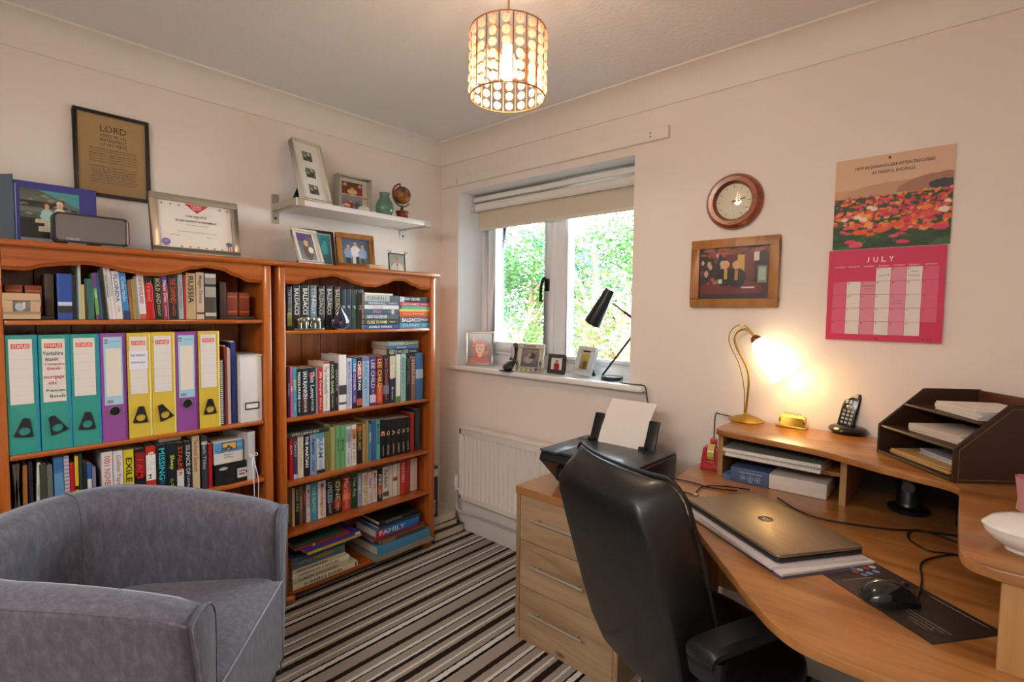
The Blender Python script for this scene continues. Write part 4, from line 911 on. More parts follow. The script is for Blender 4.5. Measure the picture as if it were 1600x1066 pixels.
picture('globe_seal', .03, .03, [('e', .5, .55, .48, .42, '#6a5a9e'), ('e', .5, .6, .3, .2, '#9a8ac0'), ('r', .2, 0, .8, .12, '#5a5a8a')], '#ebe4de', M @ Matrix.Translation((.032, .032, -.0003)), t, 24)
st = MB()
for i in range(9):
    for x, y in ((.04+i*.0295, .0325), (.04+i*.0295, .199)):
        if .1 < x < .22 and y > .1 or x < .07 and y < .1 or x > .25 and y < .1: continue
        st.add([(x+(.0055 if k % 2 == 0 else .0022)*cos(pi*k/5), y+(.0055 if k % 2 == 0 else .0022)*sin(pi*k/5), 0) for k in range(10)], [tuple(range(10))], M @ Matrix.Translation((0, 0, .0004)))
st.build('star_border', mat('#8a6a3a', .6), t, 0, kind='stuff')
lettering([('DIVERS', .1615, .2, .036, .0075), ('DELIGHT', .1615, .19, .03, .0065)], '#f4e4e0', M @ Matrix.Translation((0, 0, .0009)), t, 'banner_lettering')
lettering([('CERTIFICATE', .1575, .158, .075, .008), ('of', .1575, .149, .01, .005, .0), ('SCUBA DIVING ACHIEVEMENT', .1575, .138, .15, .0075), ('This is to certify that', .1575, .122, .085, .0055, 0), ('has completed the requirements of the course', .1575, .094, .22, .0045, 0), ('Instructor', .08, .078, .035, .0042, 0), ('Date', .2, .078, .02, .0042, 0)], '#4a3a3c', M @ Matrix.Translation((0, 0, .0009)), t)
# photo album standing open: blue back panel with photo, grey cover at left
al = thing('photo_folder', 'blue photo folder standing open with holiday photo of two people', 'photo folder', (.2, -1.86, zb)); 
M = wm(al).inverted()
MB().box((.150, -1.968, zb+.0), (.1535, -1.748, zb+.212)).build('rear_panel', mat('#3b3c8c', .4), al, bevel=.001, seg=1)
c = [(.1565, -1.969), (.159, -1.9665), (.03, -2.058), (.028, -2.055)]
MB().prism(c, zb, zb+.228).build('front_cover', mat('#596878', .3), al)
MB().tube([(.1555, -1.962, zb+.001), (.1555, -1.962, zb+.2)], .0018, 6).build('fold_edge', mat('#8aa0d8', .3), al)
P = M @ Matrix.Translation((.1545, -1.952, zb+.012)) @ FX
picture('photo', .155, .175, [('g', '#8c9498', '#50584a'), ('r', 0, .06, 1, .45, '#1a1c1c'), ('r', 0, .45, 1, .58, '#4e5a50'), ('r', .0, .66, .6, .78, '#20221f'), ('p', (.3, 1), (1, 1), (1, .72), '#3f9ca0'), ('s', 30, 0, .5, 1, .9, .06, .02, ['#707460', '#34382f', '#888a70']),
         *person_ops(.44, .5, .2, '#a8d4d0', '#7a2a2a'), *person_ops(.66, .52, .22, '#e4dcc8', '#e8e0d0'), ('r', .25, .36, .5, .44, '#d8cfae'), ('r', .3, .2, .55, .3, '#d8cfae'), ('r', .4, .3, .52, .4, '#e0d8c0'), ('n', .2)], '#333333', P, al, 60)
sp = thing('speaker', 'long grey portable speaker lying in front of the blue folder', 'speaker', (.275, -1.78, zb))
def rbox(a, b, r, seg=5):
    """rounded-rectangle (in y, z) extruded along x"""
    y0, z0, y1, z1 = a; pts = []
    for cy, cz, s in ((y1-r, z1-r, 0), (y0+r, z1-r, 1), (y0+r, z0+r, 2), (y1-r, z0+r, 3)):
        for k in range(seg+1): t_ = (s+k/seg)*pi/2; pts.append((cy+r*cos(t_), cz+r*sin(t_)))
    n = len(pts); v = [(b[0], y, z) for y, z in pts]+[(b[1], y, z) for y, z in pts]
    return MB().add(v, [tuple(range(n)), tuple(range(n, 2*n))[::-1]]+[(i, (i+1) % n, (i+1) % n+n, i+n) for i in range(n)])
rbox((-1.883, zb+.008, -1.683, zb+.1), (.235, .293), .014).build('body', mat('#2a2c32', .35), sp, bevel=.003)
rbox((-1.879, zb+.012, -1.692, zb+.096), (.293, .2955), .011).build('grille', mat('#77726e', .5, .4), sp)
MB().box((.293, -1.689, zb+.014), (.2965, -1.684, zb+.094)).build('side_trim', CHROME, sp)
MB().box((.245, -1.85, zb), (.29, -1.80, zb+.008)).box((.245, -1.76, zb), (.29, -1.70, zb+.008)).build('foot', mat('#9aa0a6', .3, .5), sp, kind='stuff')
lettering([('PHILIPS', .047, .017, .034, .007)], '#c8c4c0', M.inverted() and wm(sp).inverted() @ Matrix.Translation((.2958, -1.883, zb)) @ FX, sp, 'brand_lettering')
# small stone photo frame in front of the left bookend
framed('framed_picture', 'small sandstone frame with silver heart, left end of top shelf', 'picture frame', (.29, -1.968, 1.296), rad(88), .088, .083, .024, .014, mat('#c9a987', .7),
       [('g', '#6e6a66', '#8a8680'), ('e', .4, .45, .28, .36, '#b8bcc4'), ('r', .6, .3, .7, .9, '#d8d8d8')], '#77736e', 4, stand=False)
# prayer on the wall
t, T = framed('framed_prayer', 'black and gold framed calligraphy prayer on brown paper, left wall', 'picture frame', (0.001, -1.668, 1.765), rad(90), .238, .322, .012, .018, mat('#221e1a', .35),
       [('g', '#9c7c50', '#ad8d5e'), ('n', .06)], '#a88858', 0, inner=mat('#a88448', .35, .6), stand=False, nx=40)
M = T @ Matrix.Translation((-.119, -.0092, 0)) @ FACE
lettering([('LORD', .122, .262, .082, .024, .0)], '#3c1c14', M, t, 'title_lettering')
lettering([('MAKE ME AN', .122, .236, .08, .011, 0), ('INSTRUMENT', .122, .219, .084, .011, 0), ('OF THY PEACE', .122, .202, .084, .011, 0)], '#4a2c1c', M, t, 'subtitle_lettering')
tx = ['Where there is hatred let me sow love', 'Where there is injury let me sow pardon', 'Where there is doubt let me sow faith', 'Where there is despair let me sow hope', 'Where there is darkness let me sow light', 'Where there is sadness let me sow joy', '',
      'O Divine Master grant that I may not so much', 'seek to be consoled as to console', 'to be understood as to understand', 'to be loved as to love', 'for it is in giving that we receive', 'it is in pardoning that we are pardoned', 'and it is in dying that we are born']
lettering([(s, .121, .184-i*.0098, .152 if len(s) > 36 else .14, .0068, 0.0) for i, s in enumerate(tx) if s], '#2e241c', M, t, 'verse_lettering')

# ------------------------------------------------------------------ white wall shelf with steel brackets
SX, SZT = .245, 1.838
ws = thing('wall_shelf', 'white floating wall shelf with brushed steel end brackets', 'shelf', (.12, -.66, SZT-.024))
box('shelf_board', (.004, -1.045, SZT-.026), (SX, -.285, SZT), mat('#eeeaea', .35), ws, bevel=.002)
for y, s in ((-1.045, 1), (-.285, -1)):
    mb = MB().box((.0, y-.006, SZT-.03), (SX+.004, y, SZT+.006)).box((.0, y-.006, SZT-.03), (SX+.004, y+s*.028, SZT-.0265)) if s > 0 else MB().box((.0, y, SZT-.03), (SX+.004, y+.006, SZT+.006)).box((0, y-.028, SZT-.03), (SX+.004, y+.006, SZT-.0265))
    mb.box((SX, min(y, y+s*.03)-.003, SZT-.03), (SX+.005, max(y, y+s*.03)+.003, SZT+.006))
    yy = y+s*.008
    br = mb.build('bracket', STEEL, ws, bevel=.001, seg=1)
    box('wall_plate', (.0005, yy-.02, SZT-.085 if s > 0 else SZT-.075), (.0035, yy+.018, SZT+.055 if s > 0 else SZT-.028), STEEL, br, bevel=.001, seg=1)
    MB().cyl((.0035, yy, SZT-.06), (.0055, yy, SZT-.06), .006, seg=10).build('screw', mat('#4a4640', .4, .8), br)
zs = SZT+.0006
t = thing('framed_photo_trio', 'tall white box frame with three small photos leaning on the shelf', 'picture frame', (.175, -.925, zs), rad(100)); T = Matrix.Rotation(rad(-17), 4, 'X'); w, h = .155, .315
mb = MB()
for a, b in (((-w/2, -.035, 0), (w/2, 0, .012)), ((-w/2, -.035, h-.012), (w/2, 0, h)), ((-w/2, -.035, .012), (-w/2+.012, 0, h-.012)), ((w/2-.012, -.035, .012), (w/2, 0, h-.012))): mb.box(a, b, T)
mb.build('frame', CREAMF, t, 0, bevel=.002); MB().box((-w/2+.01, -.016, .01), (w/2-.01, -.001, h-.01), T).build('mount', mat('#ebe9e4', .7), t, 0)
for i in range(3):
    picture('photo', .052, .048, [('g', '#4a4c40', '#7a7c68'), ('s', 8, .1, .2, .9, .8, .12, .16, ['#a8a898', '#3a3a34', '#c8c4b4']), ('n', .3)], '#6a6a5c', T @ Matrix.Translation((-.026, -.0168, .045+i*.085)) @ FACE, t, 20)
MB().add([(-.03, .03, .16), (.03, .03, .16), (.045, .125, 0), (-.045, .125, 0), (-.03, .034, .16), (.03, .034, .16), (.045, .129, 0), (-.045, .129, 0)], [(0, 1, 2, 3), (4, 7, 6, 5), (0, 4, 5, 1), (1, 5, 6, 2), (2, 6, 7, 3), (3, 7, 4, 0)]).build('easel_back', mat('#182420', .8), t, 0)
# deep two-picture box frame
t = thing('framed_photo_pair', 'grey-sided deep box frame with two stacked colour photos', 'picture frame', (.06, -.665, zs), rad(89)); w, h, d = .19, .196, .05
mb = MB()
for a, b in (((-w/2, -d, 0), (w/2, 0, .008)), ((-w/2, -d, h-.008), (w/2, 0, h)), ((-w/2, -d, .008), (-w/2+.008, 0, h-.008)), ((w/2-.008, -d, .008), (w/2, 0, h-.008))): mb.box(a, b)
mb.build('frame', mat('#b9b8ac', .45), t, 0, bevel=.0015)
box('inner_mount', (-w/2+.008, -.012, .008), (w/2-.008, -.001, h-.008), mat('#d8ceba', .6), t, 0)
for z0, ops in ((.105, [('g', '#8a5a34', '#3a2420'), *person_ops(.15, .3, .5, '#7a2c2c'), *person_ops(.88, .3, .5, '#8a3434'), ('e', .5, .25, .25, .2, '#e8c890'), ('e', .5, .42, .1, .16, '#e8b850'), ('n', .3)]), (.03, [('g', '#7a7f90', '#9aa0a8'), ('e', .4, .35, .16, .3, '#b83048'), ('e', .42, .65, .07, .12, '#d8a585'), ('e', .75, .4, .15, .25, '#5a5f74'), ('n', .3)])):
    picture('photo', .118, .064, ops, '#6a4a3a', Matrix.Translation((-.059, -.0128, z0)) @ FACE, t, 36)
box('divider', (-w/2+.008, -.03, .097), (w/2-.008, -.012, .102), mat('#d8ceba', .6), t, 0)
# ornaments on the shelf
def lathe_thing(name, label, cat, prof, m, loc, seg=28, group=None, part='body'):
    o = MB().lathe(prof, seg).build(name, m, None, 0, smooth=True); o.location = loc; return tag(o, label, cat, group)
lathe_thing('vase', 'sage green glazed vase with flared neck beside the globe', 'vase', [(0, 0), (.03, 0), (.036, .008), (.046, .03), (.048, .05), (.042, .075), (.028, .098), (.024, .112), (.028, .128), (.026, .128), (.021, .11), (.02, .1), (0, .09)], mat('#5f8577', .18, coat=.5), (.16, -.525, zs))
lathe_thing('ceramic_pot', 'small cream ceramic lidded pot in front of the box frame', 'pot', [(0, 0), (.022, 0), (.03, .012), (.03, .024), (.022, .033), (.008, .037), (.006, .043), (0, .044)], mat('#e6dccb', .3, coat=.3), (.165, -.655, zs))
fl = lathe_thing('ceramic_posy', 'pink china rose posy on the wall shelf', 'ornament', [(0, 0), (.018, 0), (.02, .01), (.012, .014), (0, .014)], mat('#dfe0cc', .3), (.175, -.76, zs))
mb = MB()
for i in range(9): a = i*2.4; r = .003*math.sqrt(i*3); mb.ball((r*cos(a), r*sin(a), .02+.008*(1-i/9)), .009, .009, .007, 8, 6)
mb.build('petal', mat('#e2a9a0', .35), fl, 0, smooth=True, kind='stuff')
# globe
gx, gy = .15, -.405
gl = thing('globe', 'small antique-style desk globe on a carved red wooden stand', 'globe', (gx, gy, zs))
def globe_mat():
    m, nt, b = new_mat('antique_globe'); mp = mapped(nt, (22, 22, 22)); n = nt.nodes.new('ShaderNodeTexNoise'); n.inputs['Scale'].default_value = 1.1; n.inputs['Detail'].default_value = 5; nt.links.new(mp.outputs[0], n.inputs[0])
    r = ramp(nt, [(.38, '#3f4430'), (.46, '#6a4a26'), (.55, '#a8662c'), (.66, '#8c5226')]); nt.links.new(n.outputs[0], r.inputs[0]); nt.links.new(r.outputs[0], b.inputs['Base Color']); b.inputs['Roughness'].default_value = .25; return m
C0 = Vector((0, 0, .137)); R = .049
MB().ball(C0, R, seg=32, ring=20).build('sphere', globe_mat(), gl, 0, smooth=True)
ax = Matrix.Rotation(rad(-62), 4, 'X')       # meridian lies in the local yz plane
pts = [C0+Vector((0, (R+.012)*cos(a), (R+.012)*sin(a))) for a in [rad(100+i*11) for i in range(21)]]
BR = mat('#6e5140', .35, .6)
MB().tube(pts, .0045, 8).build('meridian_arm', BR, gl, 0, smooth=True)
MB().cyl(pts[0]+Vector((0, -.006, .003)), C0+Vector((0, -.012, .046)), .004, seg=8).cyl(C0+Vector((0, .0, -R-.026)), C0+Vector((0, 0, -R-.006)), .009, .007, 10).build('pivot', mat('#4f4a32', .35, .5), gl, 0, smooth=True)
sb = MB().lathe([(0, 0), (.04, 0), (.042, .006), (.036, .01), (.031, .03), (.034, .04), (.038, .044), (.036, .05), (0, .05)], 8)
sb.build('carved_stand', mat('#8a3418', .25, coat=.4), gl, 0, bevel=.0015)
MB().lathe([(.0, .05), (.012, .05), (.008, .056), (.010, .064), (0, .064)], 12).build('collar', mat('#4f4a32', .35, .5), gl, 0, smooth=True)
MB().box((-.012, .03, 0), (.012, .058, .008)).box((-.03, -.012, 0), (-.05, .012, .008)).build('foot', mat('#4a2416', .3), gl, 0, bevel=.002, kind='stuff')

# elephants and teardrop in front of the paperbacks
el = thing('elephant_figurine', 'silvery figurine of two elephants on a rocky base', 'figurine', (.284, -1.01, 1.2456), rad(90)); PW = mat('#8d8b78', .28, .8)
mb = MB().prism([(-.075, -.006), (.065, -.01), (.072, .008), (-.06, .012)], 0, .008); mb.build('rocky_base', PW, el, 0, bevel=.003)
for cx, s in ((-.035, 1), (.03, -1)):
    b = MB().ball((cx, 0, .045), .024, .009, .017, 14, 8).ball((cx+s*.024, 0, .05), .012, .008, .013, 12, 8)
    for lx in (-.015, -.008, .009, .016): b.cyl((cx+lx, (.004 if lx in (-.015, .009) else -.004), .006), (cx+lx, 0, .04), .004, .006, 8)
    b.tube(catmull([(cx+s*.032, 0, .052), (cx+s*.04, 0, .04), (cx+s*.038, 0, .022), (cx+s*.042, 0, .012)]), [.005*(1-i/30) for i in range(19)], 8).ball((cx+s*.018, -.008, .05), .008, .002, .011, 10, 6)
    b.build('elephant', PW, el, 0, smooth=True)
td = thing('teardrop_ornament', 'glossy dark glass teardrop ornament on the top shelf', 'ornament', (.284, -.855, 1.2456), rad(90))
MB().lathe([(0, .004), (.026, .006), (.042, .022), (.044, .04), (.034, .062), (.018, .082), (.008, .1), (0, .118)], 28, Matrix.Diagonal((1, .22, 1, 1))).build('glass_drop', mat('#22243a', .06, coat=1), td, 0, smooth=True)
rg = [(.048*cos(a), .0, .036+.034*sin(a)) for a in [rad(200+i*14) for i in range(11)]]
MB().tube([(-.046, 0, .05), *rg, (.046, 0, .05)], .003, 6).box((-.02, -.008, 0), (.02, .008, .004)).build('wire_holder', mat('#8c8f9a', .2, .8), td, 0, smooth=True)

# ------------------------------------------------------------------ things on the window sill
zi = SZ+.0006
def on_sill(L, R, dy=0): b, rz, w = base_lr(L, R, SZ); return Vector((b.x, b.y+dy, zi)), rz, w
b, rz, w = on_sill((729, 570), (770, 571)); 
t, T = framed('framed_picture', 'silver framed portrait of a red-haired child in an orange jumper, leftmost on sill', 'picture frame', b, rz, w*1.03, .208, .012, .012, mat('#b9b0a2', .3, .7),
       [('g', '#5f6270', '#7d8090'), ('e', .5, .5, .36, .34, '#b5582c'), ('s', 40, .18, .3, .82, .8, .06, .05, ['#c8683a', '#a04a24', '#d07a48']), ('e', .5, .02, .42, .3, '#c8542c'), ('r', .1, .08, .9, .11, '#6a3a3c'), ('r', .1, .17, .9, .2, '#6a3a3c'), ('e', .5, .3, .1, .12, '#e2b89c'), ('e', .5, .5, .2, .22, '#e6bfa6'), ('e', .42, .53, .03, .02, '#4a3a3c'), ('e', .58, .53, .03, .02, '#4a3a3c'), ('e', .5, .4, .06, .02, '#c07068'), ('e', .5, .73, .2, .1, '#b5582c')], '#6a6c7a', 8, inner=mat('#d8d4cc', .3, .5), nx=60)
tag(t, group=None); t['label'] = 'silver framed portrait of a red-haired child, leftmost on the window sill'
# high heeled shoe ornament standing on its toe end
c = on_z(797, 580, SZ); sh = thing('shoe_ornament', 'shiny black high-heeled shoe ornament on the window sill', 'ornament', (c.x, c.y, zi), rad(-12)); sh.scale = (1.35, 1.1, 1.4); BG = mat('#0d0d10', .08, coat=1)
mb = MB(); secs = []
for u, cy, cz, rx, rz_ in ((0, -.034, .012, .012, .011), (.15, -.026, .014, .026, .014), (.35, -.006, .02, .03, .019), (.5, .012, .036, .026, .017), (.65, .022, .06, .02, .015), (.8, .027, .085, .019, .015), (.95, .030, .102, .018, .014), (1, .034, .106, .010, .008)): secs.append((cy, cz, rx, rz_))
v = []; f = []; n = 16
for cy, cz, rx, rz_ in secs: v += [(rx*cos(2*pi*k/n), cy+(.35*rz_ if cz > .03 else 0)*sin(2*pi*k/n), cz+rz_*sin(2*pi*k/n)*(1 if cz < .03 else .55)) for k in range(n)]
for i in range(len(secs)-1): f += [(i*n+k, i*n+(k+1) % n, (i+1)*n+(k+1) % n, (i+1)*n+k) for k in range(n)]
f += [tuple(range(n)), tuple((len(secs)-1)*n+k for k in range(n))]
MB().add(v, f).build('upper', BG, sh, 0, smooth=True)
MB().tube(catmull([(0, .036, .092), (0, .04, .06), (0, .04, .03), (0, .04, .001)]), [.012-.008*min(1, i/12) for i in range(19)], 10).build('heel', BG, sh, 0, smooth=True)
MB().box((-.03, -.044, 0), (.03, .0, .004)).build('sole', mat('#141416', .3), sh, 0, bevel=.0015)
MB().ball((0, .014, .075), .013, .007, .028, 12, 8).build('insole', mat('#c8c4c8', .3), sh, 0, smooth=True)
# wild-west style painted resin frame
b, rz, w = on_sill((808, 580), (846, 583))
t, T = framed('framed_picture', 'painted Texas frame with cacti around a grey photo, third from left on sill', 'picture frame', b, rz+rad(4), w*1.05, .155, .026, .014, mat('#cfc6b2', .6),
       [('g', '#5a5254', '#8c8688'), ('e', .4, .4, .25, .2, '#a89a98'), ('e', .6, .6, .2, .16, '#3f3a3c'), ('e', .45, .66, .08, .09, '#c8a898'), ('n', .4)], '#6a6466', 14, nx=30)
t['label'] = 'sand-coloured painted frame with cacti around a grey photo, on the sill'
W = w*1.05; MF = T @ Matrix.Translation((-W/2, -.0145, 0)) @ FACE
lettering([('Texas', W*.45, .142, W*.6, .016, .02)], '#4a4038', MF, t, 'name_lettering')
mb = MB()
for cx, cz in ((.01, .032), (W-.012, .04)):
    mb.cyl((cx-W/2, -.017, cz-.012), (cx-W/2, -.017, cz+.022), .0035, seg=8).cyl((cx-W/2-.007, -.017, cz+.003), (cx-W/2-.007, -.017, cz+.014), .0028, seg=8).cyl((cx-W/2+.007, -.017, cz), (cx-W/2+.007, -.017, cz+.01), .0028, seg=8)
o = MB().add([tuple(T @ Vector(p)) for p in mb.v], mb.f).build('cactus', mat('#4f6b48', .5), t, 0, kind='stuff')
mb = MB()
for i in range(6): mb.ball(T @ Vector((-W/2+.01+i*(W-.02)/5, -.014, .009)), .008, .005, .008, 8, 6)
mb.build('painted_rock', mat('#8f8348', .5), t, 0, smooth=True, kind='stuff')
MB().ball(T @ Vector((W*.3, -.017, .014)), .011, .005, .008, 10, 6).build('blue_wagon', mat('#4a4f86', .4), t, 0, smooth=True)
b, rz, w = on_sill((857, 583), (882, 586))
t, T = framed('framed_picture', 'tiny dark scalloped frame with a child in red, on the sill', 'picture frame', b, rz, w*1.05, .105, .02, .01, mat('#4c4640', .4, .3),
       [('g', '#e4dede', '#e8e4e2'), ('e', .5, .3, .26, .34, '#9c1f38'), ('e', .5, .62, .13, .2, '#2e1c1c'), ('e', .5, .62, .08, .12, '#d8a585'), ('r', .24, 0, .76, .12, '#9c1f38')], '#e8e0e0', 7, nx=34)
mb = MB()
for i in range(7):
    for zz in (.0035, .1015): mb.ball(T @ Vector((-w*.525+.004+i*(w*1.05-.008)/6, -.008, zz)), .004, .004, .004, 6, 4)
    for xx in (-w*.525, w*.525): mb.ball(T @ Vector((xx, -.006, .006+i*.0155)), .0035, .004, .004, 6, 4)
mb.build('scallop_edge', mat('#4c4640', .4, .3), t, 0, smooth=True, kind='stuff')
b, rz, w = on_sill((897, 586), (924, 590))
t, T = framed('framed_picture', 'pearly pale grey frame with narrow yellow picture beside the black lamp', 'picture frame', b, rz+rad(-6), w*1.1, .155, .034, .018, mat('#c9ced2', .25, coat=.5),
       [('g', '#7a6a20', '#c4b040'), ('r', .3, 0, .7, .5, '#6a5220'), ('n', .3)], '#a89a40', 18, nx=16, inner=mat('#ece8de', .4), bt=.022)

# black reading lamp on the sill
c = on_z(954, 594, SZ); lm = thing('black_lamp', 'matt black reading lamp with cone shade on the window sill', 'lamp', (c.x, c.y+.012, zi)); O = Vector((c.x, c.y+.012, zi)); BM = mat('#1b1c1f', .35)
MB().lathe([(0, 0), (.052, 0), (.054, .003), (.054, .014), (.051, .017), (0, .0175)], 36, c=O).build('base', BM, lm, smooth=True)
yl = O.y; A = on_y(941, 587, yl); B = on_y(1003, 528, yl); J = on_y(990, 501, yl); K = on_y(957, 474, yl)
B = Vector((1.352-.03, yl, B.z)) if B.x > 1.33 else B
A.z = zi+.016; MB().tube([A, B], .0052, 10).build('lower_arm', BM, lm, smooth=True)
E = Vector((B.x-.0, yl, B.z+.0)); U = on_y(988, 497, yl); U.x = min(U.x, B.x+.004)
MB().tube([E, Vector((B.x+.006, yl, (E.z+U.z)/2)), U], .005, 10).build('elbow', BM, lm, smooth=True)
MB().tube([U, U.lerp(K, .4)], .0062, 10).tube([U.lerp(K, .4), K], .0038, 10).build('upper_arm', BM, lm, smooth=True)
S0 = on_y(954, 452, yl); S1 = on_y(926, 505, yl); ax = (S1-S0); Ls = ax.length
q = ax.to_track_quat('Z', 'Y').to_matrix().to_4x4()
MB().lathe([(0, 0), (.021, 0), (.0235, .003), (.043, Ls), (.041, Ls), (.022, .006), (0, .006)], 32, Matrix.Translation(S0) @ q).build('shade', BM, lm, smooth=True)
P0 = on_z(975, 598, SZ)
cab = thing('lamp_cable', 'black lamp cable with inline switch hanging off the sill end', 'cable', (1.43, -.03, .8))
MB().tube(catmull([(O.x+.054, O.y, zi+.006), (1.33, -.02, zi+.004), (1.41, -.03, zi+.004), (1.455, -.035, zi+.0), (1.466, -.03, .955), (1.475, -.02, .91), (1.462, -.016, .86), (1.46, -.012, .72)]), .003, 8).build('flex', BLACK, cab, smooth=True)
MB().ball((1.47, -.018, .895), .011, .008, .013, 8, 6).build('switch', BLACK, cab, bevel=.002)

# ------------------------------------------------------------------ things on the window wall
ck = thing('wall_clock', 'round reddish wooden wall clock with silvery dial', 'clock', (1.807, 0, 1.79)); C0 = Vector((0, 0, 0)); FZ = Matrix.Rotation(rad(90), 4, 'X')
CW = wood('clock_wood', [(.3, '#5a2412'), (.5, '#9a4a24'), (.7, '#7c3418')], (5, 5, 18), .25, .5, 0)
MB().lathe([(.068, .004), (.07, .02), (.078, .032), (.094, .034), (.106, .024), (.11, .01), (.11, 0), (.06, 0)], 48, FZ).build('wooden_rim', CW, ck, 0, smooth=True)
MB().lathe([(0, .012), (.071, .012)], 48, FZ).build('dial', mat('#cdc4b0', .45, .2), ck, 0)
mb = MB()
for i in range(12): a = i*pi/6; M = FZ @ Matrix.Translation((.058*cos(a), .058*sin(a), .0125)) @ Matrix.Rotation(a, 4, 'Z'); mb.box((-.005, -.0012, 0), (.005, .0012, .0006), M)
mb.build('hour_mark', mat('#6a6458', .5), ck, 0, kind='stuff')
for L, W, a in ((.045, .003, 14), (.03, .004, 3)): MB().box((-.008, -W/2, 0), (L, W/2, .0012), FZ @ Matrix.Translation((0, 0, .015 if W < .0035 else .0135)) @ Matrix.Rotation(rad(a), 4, 'Z')).build('hand', mat('#2a201a', .4), ck, 0)
MB().cyl((0, -.012, 0), (0, -.018, 0), .004, seg=12).build('hub', mat('#6a4a30', .4), ck, 0)
MB().lathe([(0, .02), (.04, .0195), (.07, .018)], 40, FZ).build('glass', GLASS, ck, 0, smooth=True)
BT = [('g', '#3a1c1c', '#2a2224')]
pub = BT+[('s', 26, 0, .82, 1, 1, .08, .03, ['#8a4a3a', '#7a3e30', '#a05a44']), ('s', 16, 0, 0, 1, .07, .08, .03, ['#8a5a4c', '#704438']), ('r', .56, .45, .68, .85, '#cfa850'), ('r', .66, .35, .8, .9, '#6e2420'), ('r', .38, .5, .56, .86, '#6a1e20'), ('r', .0, .3, .12, .85, '#30262a'), ('s', 14, .02, .45, .34, .85, .03, .07, ['#6a3a34', '#a87860', '#2a2226', '#c8a090']),
     ('r', .84, .3, .97, .62, '#7e8884'), ('r', .86, .34, .95, .58, '#a8b8a4'), ('r', .79, .72, .86, .88, '#d8d4cc'), ('e', .45, .12, .5, .28, '#4a141c'), ('e', .45, .18, .46, .2, '#6e2428'), ('r', 0, 0, 1, .09, '#2c2430'),
     *person_ops(.38, .42, .24, '#1c1a1e', '#d8c090'), *person_ops(.55, .4, .25, '#241e20', '#c8a868'), ('r', .37, .38, .41, .58, '#c8a840'), ('r', .52, .36, .57, .56, '#b08a50'), ('r', .29, .3, .34, .38, '#cfd4e4'), ('s', 8, .05, .3, .3, .4, .015, .03, ['#d8d0c8', '#a05a3a']), ('r', .62, .2, .8, .225, '#d8d0cc'), ('n', .15)]
t, T = framed('framed_photo', 'broad oak framed photo of two women at a bar, window wall', 'picture frame', (1.813, -.0005, 1.371), 0, .34, .274, .035, .02, WOODF, pub, '#3a2424', 0, inner=mat('#c8a070', .4), stand=False, nx=110, mount=mat('#5a3a2a', .6))
# calendar
cal = thing('wall_calendar', 'July calendar with a poppy field picture and pink date grid', 'calendar', (2.307, 0, 1.258))
CWD, TH = .32, .31
SK = Matrix.Rotation(rad(2.2), 4, 'Y') @ Matrix.Translation((-CWD/2, 0, 0))
box('picture_sheet', (-CWD/2+.006, -.007, .316), (CWD/2+.006, -.001, .624), mat('#e8c8c0', .5), cal, 0); box('date_sheet', (-CWD/2-.002, -.012, .0), (CWD/2-.0, -.003, .312), mat('#d22656', .5), cal, 0)
fl_ = ['#d83a5a', '#e85a2a', '#f08030', '#c82a48', '#e04a70', '#f0a050']
picture('poster_print', CWD, .308, [('g', '#1c3a1a', '#dcb492'), ('r', 0, .56, 1, 1, '#dcb696'), ('r', 0, .56, 1, .66, '#d8a070'), ('e', .55, .56, .5, .14, '#c49a7c'), ('e', .95, .58, .4, .16, '#a87a64'), ('e', .93, .62, .12, .05, '#3a3a40'), ('r', 0, 0, 1, .56, '#2a4a22'),
   ('s', 60, 0, 0, 1, .3, .06, .02, ['#1c3218', '#36602c', '#24401e']), ('s', 330, 0, .34, 1, .58, .016, .011, fl_), ('s', 140, 0, .18, 1, .4, .028, .018, fl_), ('s', 16, 0, .03, 1, .25, .05, .02, ['#d83a5a', '#e85a2a', '#e04a70']), ('s', 8, 0, .3, 1, .5, .03, .02, ['#f4dcc8'])], '#dcb696', Matrix.Translation((-CWD/2+.006, -.0074, .316)) @ FACE, cal, 120, False)
lettering([('NEW BEGINNINGS ARE OFTEN DISGUISED', .165, .272, .215, .0105, .012, 'c', 1.2), ('AS PAINFUL ENDINGS.', .165, .252, .12, .0105, .012, 'c', 1.2)], '#4a3428', Matrix.Translation((-CWD/2+.006, -.0082, .316)) @ FACE, cal, 'quote_lettering')
q = []; cw = .0415; x0 = .016; top = .248; ch = .0455
first = 3                                   # the first of the month is a Wednesday
for d in range(1, 32):
    k = d+first-1; r_, c_ = divmod(k, 7)
    h = '#e8e0dc' if c_ in (1, 3, 5) else ('#e08ba4' if c_ in (2, 4) else '#dc5a80')
    q.append((x0+c_*cw+.0006, top-(r_+1)*ch+.0008, x0+(c_+1)*cw-.0006, top-r_*ch-.0006, h))
flat('date_grid', q, Matrix.Translation((-CWD/2-.002, -.0123, 0)) @ FACE, cal)
ML = Matrix.Translation((-CWD/2-.002, -.0127, 0)) @ FACE
lettering([('J', .116, .276, .012, .017), ('U', .138, .276, .013, .017), ('L', .16, .276, .012, .017), ('Y', .181, .276, .014, .017)], '#f4ece8', ML, cal, 'month_lettering')
lettering([(s, x0+(i+.5)*cw, .2535, .032, .0045) for i, s in enumerate(['SUNDAY', 'MONDAY', 'TUESDAY', 'WEDNESDAY', 'THURSDAY', 'FRIDAY', 'SATURDAY'])], '#f0d8dc', ML, cal, 'weekday_lettering')
lettering([('%02d' % d, x0+((d+2) % 7)*cw+.006, top-((d+2)//7)*ch-.0055, .006, .0048) for d in range(1, 32)]+[('JULY', .285, .009, .036, .008)], '#5a2a3a', ML, cal, 'date_lettering')
